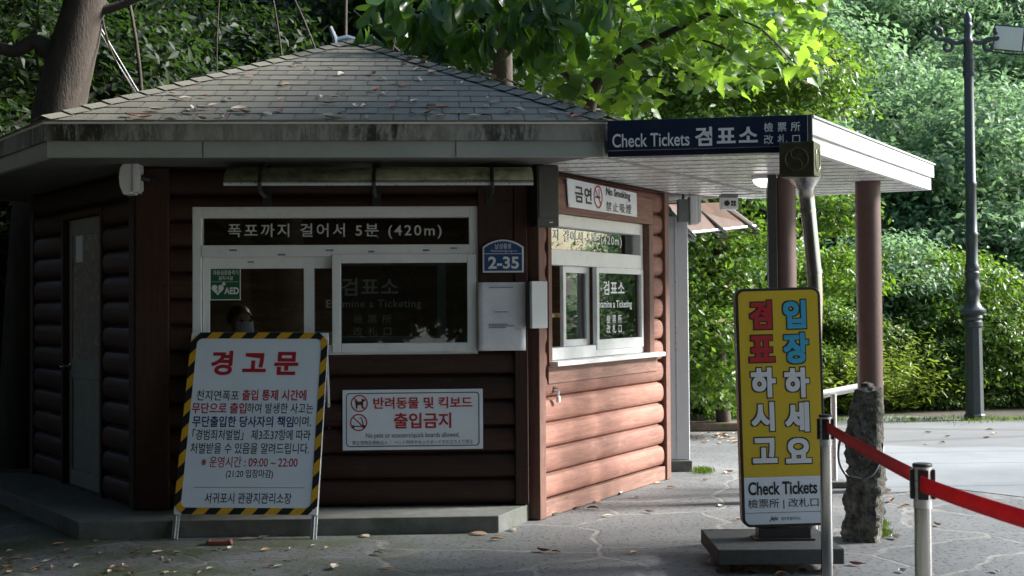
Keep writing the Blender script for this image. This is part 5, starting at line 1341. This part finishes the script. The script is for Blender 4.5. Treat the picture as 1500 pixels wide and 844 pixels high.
# trees added to block sky light over the yard (left and behind the viewer)
big_c = []
for i in range(2):
    P, Nn = crown_points(rs, blobs_dome(rs, 26, 3.2, 2.4, .8, 1.3, 0), 520, 24, .30)
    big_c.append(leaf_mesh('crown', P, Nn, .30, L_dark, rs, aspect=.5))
big_t = trunk_mesh('trunk', 6.6, .26, 6, rs, M_['trunkbark'])
for x, y, zb_, s in ((-7.5, 9.5, 5.6, 1.0), (-8.5, 4.5, 5.6, 1.1), (-6.0, 1.0, 6.0, 1.1), (-9, -3, 6, 1.2), (-3.2, 5.0, 6.4, .85), (-3.0, -4.5, 6, 1.2), (2.5, -6.5, 6, 1.2), (-7, -9, 6, 1.3), (7.5, -9, 6, 1.2), (-10, 14, 5.8, 1.2), (-6.5, 14.8, 5.4, 1.0), (-3, -11, 4.0, 1.3), (2, -12, 3.5, 1.3), (-10, 0, 2.5, 1.2), (-10.5, 6, 2.2, 1.1),
    *[(x, -14.5 + (i % 2)*1.5, .3 + (i % 3)*.5, 1.25) for i, x in enumerate((-15, -11.5, -8, -4.5, -1, 2.5, 6, 9.5))], *[(x, -17, 5, 1.5) for x in (-13, -7, -1, 5, 11)], (4.6, -1.5, 4.6, 1.2), (8.0, -4.5, 3.0, 1.3), (-2, -1.5, 4.5, 1.2), (1.2, -3.2, 5.2, 1.2), (5.4, -6.5, 3.2, 1.3), (9.5, -8, 2.0, 1.3), (-5.5, -5.5, 4.2, 1.2),
    *[(-13.5, y, .6, 1.2) for y in (-11, -6.5, -2, 2.5, 7)]):
    o = empty('light_block_tree', Matrix.Translation((x, y, hill(x, y) if y < 15 else hill(x, y)-.3)) @ Matrix.Rotation(rt.uniform(0, 6.28), 4, 'Z'), 'dark tree added to shade the yard around the booth', 'tree', 'trees added to shade the yard')
    c_ = bpy.data.objects.new('crown', rt.choice(big_c)); C.objects.link(c_); c_.parent = o; c_.scale = (s, s, s); c_.location.z = zb_
    t_o = bpy.data.objects.new('trunk', big_t); C.objects.link(t_o); t_o.parent = o
for (bx_, by_), (x, y, z), s in (((8.2, 10.2), (5.3, 9.7, 5.7), .62), ((9.0, 11.8), (5.5, 11.1, 5.9), .55), ((9.6, 13.0), (6.0, 12.2, 7.0), .36), ((-4.8, 2.6), (-1.6, 3.4, 5.0), 1.0), ((10.5, 8.6), (7.4, 9.2, 4.1), .45), ((11, 6.4), (8.2, 7.2, 3.8), .5), ((4.4, .6), (1.7, 1.2, 4.8), 1.0), ((-6.2, 8.2), (-4.4, 8.0, 5.2), .8), ((-5.4, 4.2), (-4.6, 4.4, 4.8), .9), ((4.6, 4.4), (2.2, 4.6, 5.0), .65)):  # leaning crowns out of frame, placed to block sun and sky
    o = empty('light_block_tree', Matrix.Translation((bx_, by_, 0)) @ Matrix.Rotation(0, 4, 'Z'), 'unseen leaning tree added to shade the roof and yard', 'tree', 'unseen leaning trees added for shade')
    c_ = bpy.data.objects.new('crown', rt.choice(big_c)); C.objects.link(c_); c_.parent = o; c_.scale = (s, s, s*.8); c_.location = (x - bx_, y - by_, z); c_.rotation_euler.z = rt.uniform(0, 6)
    q = MB(); pth = cat([Vector((0, 0, -.1)), Vector((0, 0, 2.2)), Vector(((x-bx_)*.12, (y-by_)*.12, 4.2)), Vector(((x-bx_)*.5, (y-by_)*.5, z + .2)), Vector((x-bx_, y-by_, z + 1.2))], 4); q.tube(pth, [.2*(1 - .045*i) for i in range(len(pth))], 10)
    smooth(link('trunk', q, M_['bark'], o), 80)
# leaning trunk at the upper left
lt_ = empty('leaning_tree', Matrix.Translation((-4.55, 13.6, 0)), 'thick leaning tree trunk left of the booth roof', 'tree')
q = MB(); T = lambda px, py, Y=13.6: atY(px, py, Y) - Vector((-4.55, 13.6, 0))
q.tube(cat([Vector((-.1, 0, -.1)), T(58, 300), T(80, 190), T(96, 120), T(116, 40), T(132, -30), T(160, -160), T(190, -330)], 4), [.30, .28, .27, .26, .25, .24, .235, .23, .23, .245, .24, .24, .23, .23, .22, .22, .21, .2, .2, .19, .18, .17, .16, .15, .14, .13, .12, .11, .1], 16)
tk = smooth(link('trunk', q, M_['trunkbark'], lt_), 80)
q = MB()
for pts, r in (([T(100, 110), T(55, 62), T(15, 75), T(-60, 40)], .10), ([T(120, 20), T(170, 10), T(240, -20)], .06), ([T(128, 0), T(80, -60), T(20, -90)], .08), ([T(90, 150), T(60, 110), T(52, 60), T(58, -10)], .018), ([T(150, 30), T(165, 80), T(200, 140)], .012)):
    q = MB(); pp2 = cat(pts, 5); q.tube(pp2, [r*(1 - .6*i/(len(pp2)-1)) for i in range(len(pp2))], 8)
    smooth(link('limb', q, M_['darkbark'], lt_), 80)
bl_ = [tuple(T(px, py, Y)) + (r,) for px, py, Y, r in ((170, -330, 13.6, 1.6), (20, -300, 12.8, 1.5), (300, -320, 14.2, 1.5), (-150, -180, 13.4, 1.3))]
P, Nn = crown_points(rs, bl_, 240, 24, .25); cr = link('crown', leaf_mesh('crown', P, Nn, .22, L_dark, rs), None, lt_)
# vines and thin bare stems in the dark wood
for i in range(8):
    px = rt.uniform(10, 620); Y = rt.uniform(14.9, 16); a = atY(px, 260, Y); b = atY(px + rt.uniform(-90, 120), -60, Y + rt.uniform(-.3, .6)); m_ = a.lerp(b, .5) + Vector((rt.uniform(-.25, .25), 0, rt.uniform(-.1, .1)))
    a.z = hill(a.x, a.y); q = MB(); pts = cat([a, a.lerp(m_, .6) + Vector((rt.uniform(-.15, .15), 0, 0)), m_, b], 5); r = rt.choice((.012, .018, .03, .05)); q.tube([p - a for p in pts], [r*(1-.5*k/len(pts)) for k in range(len(pts))], 7)
    o = smooth(link('sapling_stem', q, M_['darkbark'], M=Matrix.Translation(a)), 80)
    tag(o, 'thin bare stem rising in the dark wood behind the roof', 'stem', 'bare stems behind the roof')
q = MB(); a = atY(140, 36, 13.9); b = atY(203, 141, 14.4)
q.tube([a, a.lerp(b, .5) + Vector((0, 0, -.02)), b], .006, 6); q.tube([a + Vector((.03, 0, 0)), b + Vector((.02, 0, .01))], .005, 6); tag(link('guy_wire', q, M_['alu']), 'thin steel guy wire slanting down behind the roof', 'wire')

# broad-leaved tree behind the booth, bright back-lit lobed leaves
def rib_shape(prof, k, fold, droop_):
    """leaf outline from (u, half width) control points, two rows of quads round a midrib"""
    us = np.linspace(0, 1, k); w_ = np.interp(us, [p[0] for p in prof], [p[1] for p in prof])
    pts = []
    for u, w in zip(us, w_):
        sw_ = u - .10*w*(1 if w > .2 else 0)
        for s in (-1, 0, 1): pts.append((sw_ if s else u, s*w, -fold*abs(s)*w - droop_*u*u + .03*math.sin(u*9)*abs(s)))
    return pts, [(3*i+s, 3*i+3+s, 3*i+4+s, 3*i+1+s) for i in range(k-1) for s in (0, 1)]
lob_shape = rib_shape([(0, .12), (.08, .36), (.17, .43), (.27, .40), (.36, .33), (.44, .41), (.52, .47), (.60, .38), (.72, .25), (.86, .12), (1, .0)], 15, .25, .22)
ov_shape = rib_shape([(0, .01), (.15, .06), (.4, .14), (.65, .20), (.82, .18), (.93, .10), (1, 0)], 9, .35, .12)
bt_ = empty('broadleaf_tree', Matrix.Translation((.75, 14.2, 0)), 'bright broad leaved tree with lobed leaves arching over the canopy', 'tree')
BO = Vector((.75, 14.2, 0)); T2 = lambda px, py, Y=13.4: atY(px, py, Y) - BO
q = MB(); q.tube(cat([Vector((0, 0, -.1)), Vector((.0, 0, 1.6)), T2(862, 168, 13.8), T2(905, 92, 13.5), T2(960, 58, 13.2), T2(1040, 20, 12.8)], 5), [.09*(1-.03*i) for i in range(26)], 10)
q.tube(cat([T2(868, 150, 13.8), T2(800, 60, 13.8), T2(830, -30, 13.6), T2(900, -120, 13.4)], 5), .05, 8)
smooth(link('trunk', q, M_['darkbark'], bt_), 80)
q = MB()
for pts, r in (([T2(905, 92, 13.5), T2(908, 50, 13.4), T2(916, 10, 13.3)], .012), ([T2(885, 122, 13.6), T2(940, 112, 13.2), T2(1010, 118, 13)], .012), ([T2(985, 48, 13.1), T2(1060, 70, 12.8), T2(1110, 110, 12.6)], .014), ([T2(1040, 20, 12.8), T2(1110, 40, 12.6), T2(1160, 90, 12.5)], .014), ([T2(800, 60, 13.8), T2(720, 30, 13.2), T2(650, -10, 12.8)], .02), ([T2(760, 45, 13.5), T2(745, 0, 13.0)], .015)):
    q = MB(); pp2 = cat(pts, 5); q.tube(pp2, [r*(1 - .6*i/(len(pp2)-1)) for i in range(len(pp2))], 7)
    smooth(link('branch', q, M_['darkbark'], bt_), 80)
def leaf_region(n, poly_fn, Yr):
    P = []
    while len(P) < n:
        px, py = rs.uniform(500, 1210), rs.uniform(-140, 170)
        if rs.random() < poly_fn(px, py): P.append(tuple(T2(px, py, rs.uniform(*Yr))))
    return np.array(P)
def dens_lob(px, py):
    if px < 800: return 0
    lim = 150 if px < 900 else (165 if px < 960 else (110 if px < 1010 else 135)) - (px > 1130)*25
    if py > lim: return 0
    d = .9 if py < 60 else .75
    d *= .45 + .55*(math.sin(px*.045 + py*.03)*math.sin(py*.05 - px*.02) > -.25)
    return d*(.6 if px > 1120 and py > 60 else 1)
P = leaf_region(1150, dens_lob, (12.2, 13.9))
Nn = rs.normal(size=P.shape)*.55 + np.array([.25, -.35, .75])
link('lobed_foliage', leaf_mesh('lobed_foliage', P, Nn, .155, L_big, rs, lob_shape, droop=1.0), None, bt_)
mg = empty('magnolia_tree', Matrix.Translation((-.2, 15.0, 0)), 'tree with dark oval drooping leaves hanging over the booth roof', 'tree')
MO = Vector((-.2, 15.0, 0)); T3 = lambda px, py, Y=12.6: atY(px, py, Y) - MO
q = MB(); q.tube(cat([Vector((0, 0, -.1)), Vector((.1, -.2, 2.5)), Vector((.1, -1.0, 4.6)), Vector((-.1, -2, 5.4))], 5), [.14*(1-.035*i) for i in range(16)], 10)
for pts in ([Vector((-.1, -2, 5.4)), T3(700, -60), T3(690, 20)], [Vector((-.1, -2, 5.4)), T3(790, -60, 12.4), T3(780, 40, 12.3)], [Vector((-.1, -2, 5.4)), T3(600, -70, 12.8), T3(590, 10, 12.8)], [Vector((.1, -1.0, 4.6)), T3(900, -60, 12), T3(885, 15, 11.8)]): q.tube(cat(pts, 5), .018, 7)
smooth(link('trunk', q, M_['darkbark'], mg), 80)
P, Nn = [], []
tips = [(rs.uniform(540, 860), rs.uniform(-90, 52)) for _ in range(58)] + [(rs.uniform(740, 840), rs.uniform(20, 62)) for _ in range(8)] + [(882, 5), (900, -5), (560, 0), (605, 28), (650, 35), (690, 45), (760, 60), (775, 80)]
for px, py in tips:
    c = np.array(tuple(T3(px, py, rs.uniform(11.6, 13.2))))
    for k in range(8): P.append(c + rs.normal(size=3)*.05); Nn.append(np.array([rs.normal()*.7, -.5 + rs.normal()*.6, .35]))
L_mag = leaf_mat('magnolia_leaf', (.02, .05, .016), (.05, .11, .024), .42, .3, (.17, .36, .03))
link('oval_foliage', leaf_mesh('oval_foliage', np.array(P), np.array(Nn), .27, L_mag, rs, ov_shape, droop=2.2), None, mg)
# fine-leaved shrub behind the canopy
fm_ = []
for i in range(3):
    P, Nn = crown_points(rs, blobs_dome(rs, 20, 1.1, 1.7, .32, .6, .2), 620, 26, .12)
    fm_.append((leaf_mesh('crown', P, Nn, .085, L_bright, rs, aspect=.5), trunk_mesh('trunk', 1.5, .05, 8, rs, M_['darkbark'])))
bl_ = []
for px, py, Y, r in ((1000, 120, 16.5, 1.0), (1080, 130, 16.2, .95), (1140, 120, 16.4, .9), (1180, 165, 16.5, .8), (1050, 190, 16.2, .9), (930, 150, 16.6, .9), (1205, 100, 16.8, .55), (1000, 40, 17, 1), (1030, 300, 16.2, .55), (1060, 370, 16.4, .6), (1040, 430, 16.5, .55), (1040, 500, 16.0, .6), (1075, 560, 16.2, .6), (1100, 460, 16.6, .6), (1020, 580, 16.3, .5), (1120, 380, 16.8, .6), (1090, 300, 16.4, .55), (1215, 330, 18.5, .7), (1230, 420, 18.8, .7)):
    bl_.append(tuple(atY(px, py, Y) - Vector((2.5, 16.6, 0))) + (r*.8,))
P, Nn = crown_points(rs, bl_, 1250, 30, .13)
ft = empty('fine_leaved_tree', Matrix.Translation((2.5, 16.6, 0)), 'bushy tree with fine bright leaves rising behind the white canopy', 'tree')
link('crown', leaf_mesh('crown', P, Nn, .085, L_bright, rs, aspect=.5), None, ft)
q = MB(); q.tube(cat([Vector((.0, .2, -.1)), Vector((-.1, .1, 1.6)), Vector((.05, -.1, 3.2)), Vector((.1, -.1, 4.4))], 4), [.09]*4 + [.075]*4 + [.05]*5, 10)
for a in range(7): q.tube([Vector((-.05, .1, 1.2+a*.35)), Vector((.6*math.cos(a*2.2), .5*math.sin(a*2.2), 1.9+a*.38)), Vector((1.1*math.cos(a*2.2), .8*math.sin(a*2.2), 2.6+a*.34))], [.04, .03, .012], 7)
smooth(link('trunk', q, M_['darkbark'], ft), 80)
# shrubs along the plaza edge
sh_l = 'leafy green shrub along the far plaza edge'
for px, Y, s, k in ((1030, 18.8, .62, 0), (1075, 19.2, .6, 1), (1040, 20.2, .9, 2), (1100, 20, .75, 0), (1150, 20.2, .8, 1), (1205, 20.2, .75, 2), (1330, 20.4, .62, 0), (1365, 20.6, .7, 1), (1400, 20.4, .55, 2), (1445, 20.6, .7, 0), (1485, 20.6, .75, 1), (1525, 20.8, .8, 2), (1345, 21.2, 1.0, 1), (1420, 21.3, 1.05, 2), (1500, 21.4, 1.0, 0), (1250, 21.2, 1.0, 1)):
    p = atY(px, 600, Y); tree('shrub', sh_l, 'shrub', 'shrubs along the plaza edge', (p.x, p.y, -.15), s, *fm_[k], sz=s*1.05)
# ferny shrubs
def frond_bush(px, Y, n, l, label):
    p = atY(px, 600, Y); P, Nn, A = [], [], []
    for i in range(n):
        a = rs.uniform(0, 2*math.pi); el = rs.uniform(.7, 1.45); ln = l*rs.uniform(.6, 1.1); steps = 14
        base = np.array([rs.normal()*.22, rs.normal()*.15, .0])
        for k in range(2, steps):
            f = k/steps; r = ln*f; x = base + np.array([math.cos(a)*math.cos(el)*r, math.sin(a)*math.cos(el)*r, math.sin(el)*r - .35*ln*f*f*math.cos(el)])
            for s in (0, 1, 2): P.append(x + rs.normal(size=3)*.022); Nn.append(np.array([rs.normal()*.5, rs.normal()*.5, 1]))
    o = empty('fern_shrub', Matrix.Translation((p.x, p.y, -.02)), label, 'shrub')
    link('foliage', leaf_mesh('foliage', np.array(P), np.array(Nn), .10, L_frond, rs, aspect=.28), None, o)
    q = MB()
    for i in range(7): a = i*.9; q.tube([(0, 0, 0), (.2*math.cos(a), .15*math.sin(a), l*.45), (.38*math.cos(a), .3*math.sin(a), l*.75)], [.012, .009, .004], 6)
    link('stem', q, M_['darkbark'], o)
frond_bush(1232, 19.3, 90, 1.15, 'pale feathery shrub left of the rear column')
frond_bush(1300, 19.6, 110, 1.35, 'tall pale feathery shrub behind the rear column')
frond_bush(1375, 20.0, 50, .8, 'low feathery shrub left of the street lamp')
# grass strip at the plaza edge
def blades(name, region, n, h):
    P = []
    for _ in range(n): P.append(region())
    P = np.array(P); Nn = rs.normal(size=P.shape)*np.array([1, 1, .15])
    return leaf_mesh(name, P, Nn, h, M_['grassy'], rs, aspect=.12, droop=-4)
def edge_pt():
    px = rs.uniform(1200, 1540); p = atz(px, 616.5 + rs.normal()*2.2*(1 + math.sin(px*.05)*.6)); return (p.x, p.y, 0)
tag(link('grass', blades('grass', edge_pt, 1500, .05), None), 'short grass and moss along the plaza edge', 'grass', kind='stuff')
def mound_pts():
    c = rs.choice(3); px, py, sx_, sy = ((1290, 782, 14, 5), (1030, 690, 14, 4), (1292, 770, 8, 5))[c]
    p = atz(px + rs.normal()*sx_*.5, py + rs.normal()*sy*.5); return (p.x, p.y, -.004)
tag(link('moss', blades('moss', mound_pts, 2600, .03), None), 'small patches of moss on the paving', 'moss', kind='stuff')
# low kerb bed with litter left of the yellow sign
kb = MB(); a, b = atz(1010, 632), atz(1088, 632); kb.box(0, b.x - a.x, 0, .18, 0, .10)
tag(link('low_kerb', kb, M_['kerbstone'], M=Matrix.Translation((a.x, a.y, 0)), bevel=.02), 'low reddish kerb at the foot of the shrubs', 'kerb')

# ================================================================== fallen leaves
lv = []
for i in range(5):
    q = MB(); n, m = 7, 2; vs = []; rl_ = random.Random(i)
    bend, cup = rl_.uniform(-.5, 1.1), rl_.uniform(.2, .9)
    for k in range(n+1):
        f = k/n; wd = .26*math.sin(math.pi*min(.97, f*.92+.04))**.8 * (1-.2*f); z = bend*(f-.5)**2*.5
        for s in (-1, 0, 1): vs.append((f-.5, s*wd, z + abs(s)*wd*cup))
    q.add(vs, [(k*3+s, (k+1)*3+s, (k+1)*3+s+1, k*3+s+1) for k in range(n) for s in (0, 1)])
    q.tube([(-.5, 0, bend*.125), (-.68, .02, bend*.2)], .012, 5)
    zmin = min(v[2] for v in q.v); q.v = [(x, y, z - zmin) for x, y, z in q.v]
    me = q.mesh('fallen_leaf'); me.polygons.foreach_set('use_smooth', [True]*len(me.polygons)); lv.append(me)
lmats = [M_['deadleaf'], M_['paleleaf'], M_['redleaf']]
lvm = [[me.copy() for me in lv] for _ in lmats]
for k, ms in enumerate(lvm):
    for me in ms: me.materials.append(lmats[k])
def leaf_at(p, nrm, s, k, label, grp):
    up = Vector(nrm).to_track_quat('Z', 'Y').to_matrix().to_4x4()
    o = bpy.data.objects.new('fallen_leaf', rl.choice(lvm[k])); C.objects.link(o)
    o.matrix_world = Matrix.Translation(p) @ up @ Matrix.Rotation(rl.uniform(0, 6.28), 4, 'Z') @ Matrix.Rotation(rl.uniform(-.25, .25), 4, 'X') @ Matrix.Diagonal((s, s, s, 1))
    tag(o, label, 'leaf', grp)
rl = random.Random(9)
gl = [(490, 833, .13, 1), (535, 786, .12, 1), (556, 812, .11, 1), (568, 833, .10, 0), (727, 791, .10, 0), (753, 777, .11, 1), (702, 783, .15, 0), (795, 808, .12, 2), (815, 810, .08, 0), (813, 755, .09, 1), (891, 757, .09, 1), (929, 811, .09, 0), (952, 751, .09, 1), (845, 745, .12, 2), (868, 746, .10, 2), (877, 736, .10, 2), (911, 724, .09, 1), (931, 729, .09, 1), (965, 708, .09, 1), (983, 715, .09, 0), (58, 832, .13, 0), (176, 835, .10, 0), (240, 818, .07, 1), (157, 764, .08, 0), (141, 793, .09, 0), (363, 790, .10, 0), (386, 788, .07, 1), (85, 799, .08, 0), (30, 756, .07, 0), (1065, 693, .10, 1), (1034, 704, .09, 1), (1068, 692, .09, 2), (1055, 741, .09, 1), (1037, 825, .10, 0), (1083, 762, .07, 0), (1053, 780, .08, 0), (1312, 789, .12, 1), (1306, 735, .13, 2), (1325, 742, .11, 2), (1254, 828, .10, 2), (1373, 770, .10, 0), (1380, 649, .10, 0), (1358, 651, .09, 0), (1450, 630, .10, 0), (1457, 636, .10, 0), (1388, 640, .10, 0), (1445, 642, .09, 2), (1360, 634, .09, 0), (1322, 838, .09, 1), (1460, 838, .08, 1), (1105, 640, .08, 0), (1165, 832, .08, 2), (1100, 830, .10, 2)]
for i in range(55):
    gl.append((rl.uniform(0, 480), rl.uniform(798, 842), rl.uniform(.04, .08), rl.choice((0, 0, 1))))
for i in range(30): gl.append((rl.uniform(1015, 1085), rl.uniform(634, 650), rl.uniform(.07, .11), rl.choice((0, 0, 2, 1))))
for i in range(22): gl.append((rl.uniform(1050, 1225), rl.uniform(832, 843), rl.uniform(.05, .09), rl.choice((0, 2))))
for i in range(14): gl.append((rl.uniform(2, 60), rl.uniform(690, 740), rl.uniform(.07, .1), rl.choice((0, 0, 2, 1))))
kindn = ['brown dry leaf fallen on the paving', 'pale curled dry leaf fallen on the paving', 'russet dry leaf fallen on the paving']
for px, py, s, k in gl:
    p = atz(px, py); leaf_at((p.x, p.y, .003), (0, 0, 1), s*.85, k, kindn[k], 'fallen leaves on the ground')
pF = [Vector((*P2(hexp(SE+.03, a)), ZE+.012)) for a in (-120, -60)]; apx = Vector((CX, CY, 3.765))
rn = (pF[1]-pF[0]).cross(apx-pF[0]).normalized()
rlv = [(190, 173), (212, 176), (283, 168), (285, 163), (332, 173), (410, 166), (392, 170), (430, 100), (436, 98), (410, 130), (500, 112), (540, 122), (578, 125), (592, 128), (633, 110), (564, 140), (648, 162), (715, 146), (712, 173), (592, 98), (605, 170), (300, 145), (365, 114), (453, 108), (480, 155), (520, 160), (230, 165), (835, 171), (810, 171), (845, 175), (540, 176), (485, 176), (270, 148), (335, 150), (675, 168), (745, 168), (760, 165)]
for i in range(40): rlv.append((rl.uniform(250, 760), rl.uniform(100, 178)))
for px, py in rlv:
    d = ray(px, py); t = (pF[0] - CAM).dot(rn) / d.dot(rn); p = CAM + d*t
    rel = BI @ p
    if abs(math.degrees(math.atan2(rel.y, rel.x)) + 90) > 31 or rel.z > 3.7 or rel.z < ZE: continue
    leaf_at(p + rn*.016, rn, rl.uniform(.04, .10) if py < 160 else rl.uniform(.06, .12), rl.choice((1, 1, 0, 2)), 'dry leaf lying on the shingled booth roof', 'fallen leaves on the roof')
for i in range(34):   # leaves gathered on the right hip
    f = rl.uniform(.02, .75); p = pF[1].lerp(apx, f) + Vector((rl.uniform(-.06, .10), rl.uniform(-.05, .1), .035)); leaf_at(p, (.3, -.1, 1), rl.uniform(.05, .10), rl.choice((1, 1, 0)), 'dry leaf caught along the right hip of the roof', 'fallen leaves on the roof hip')
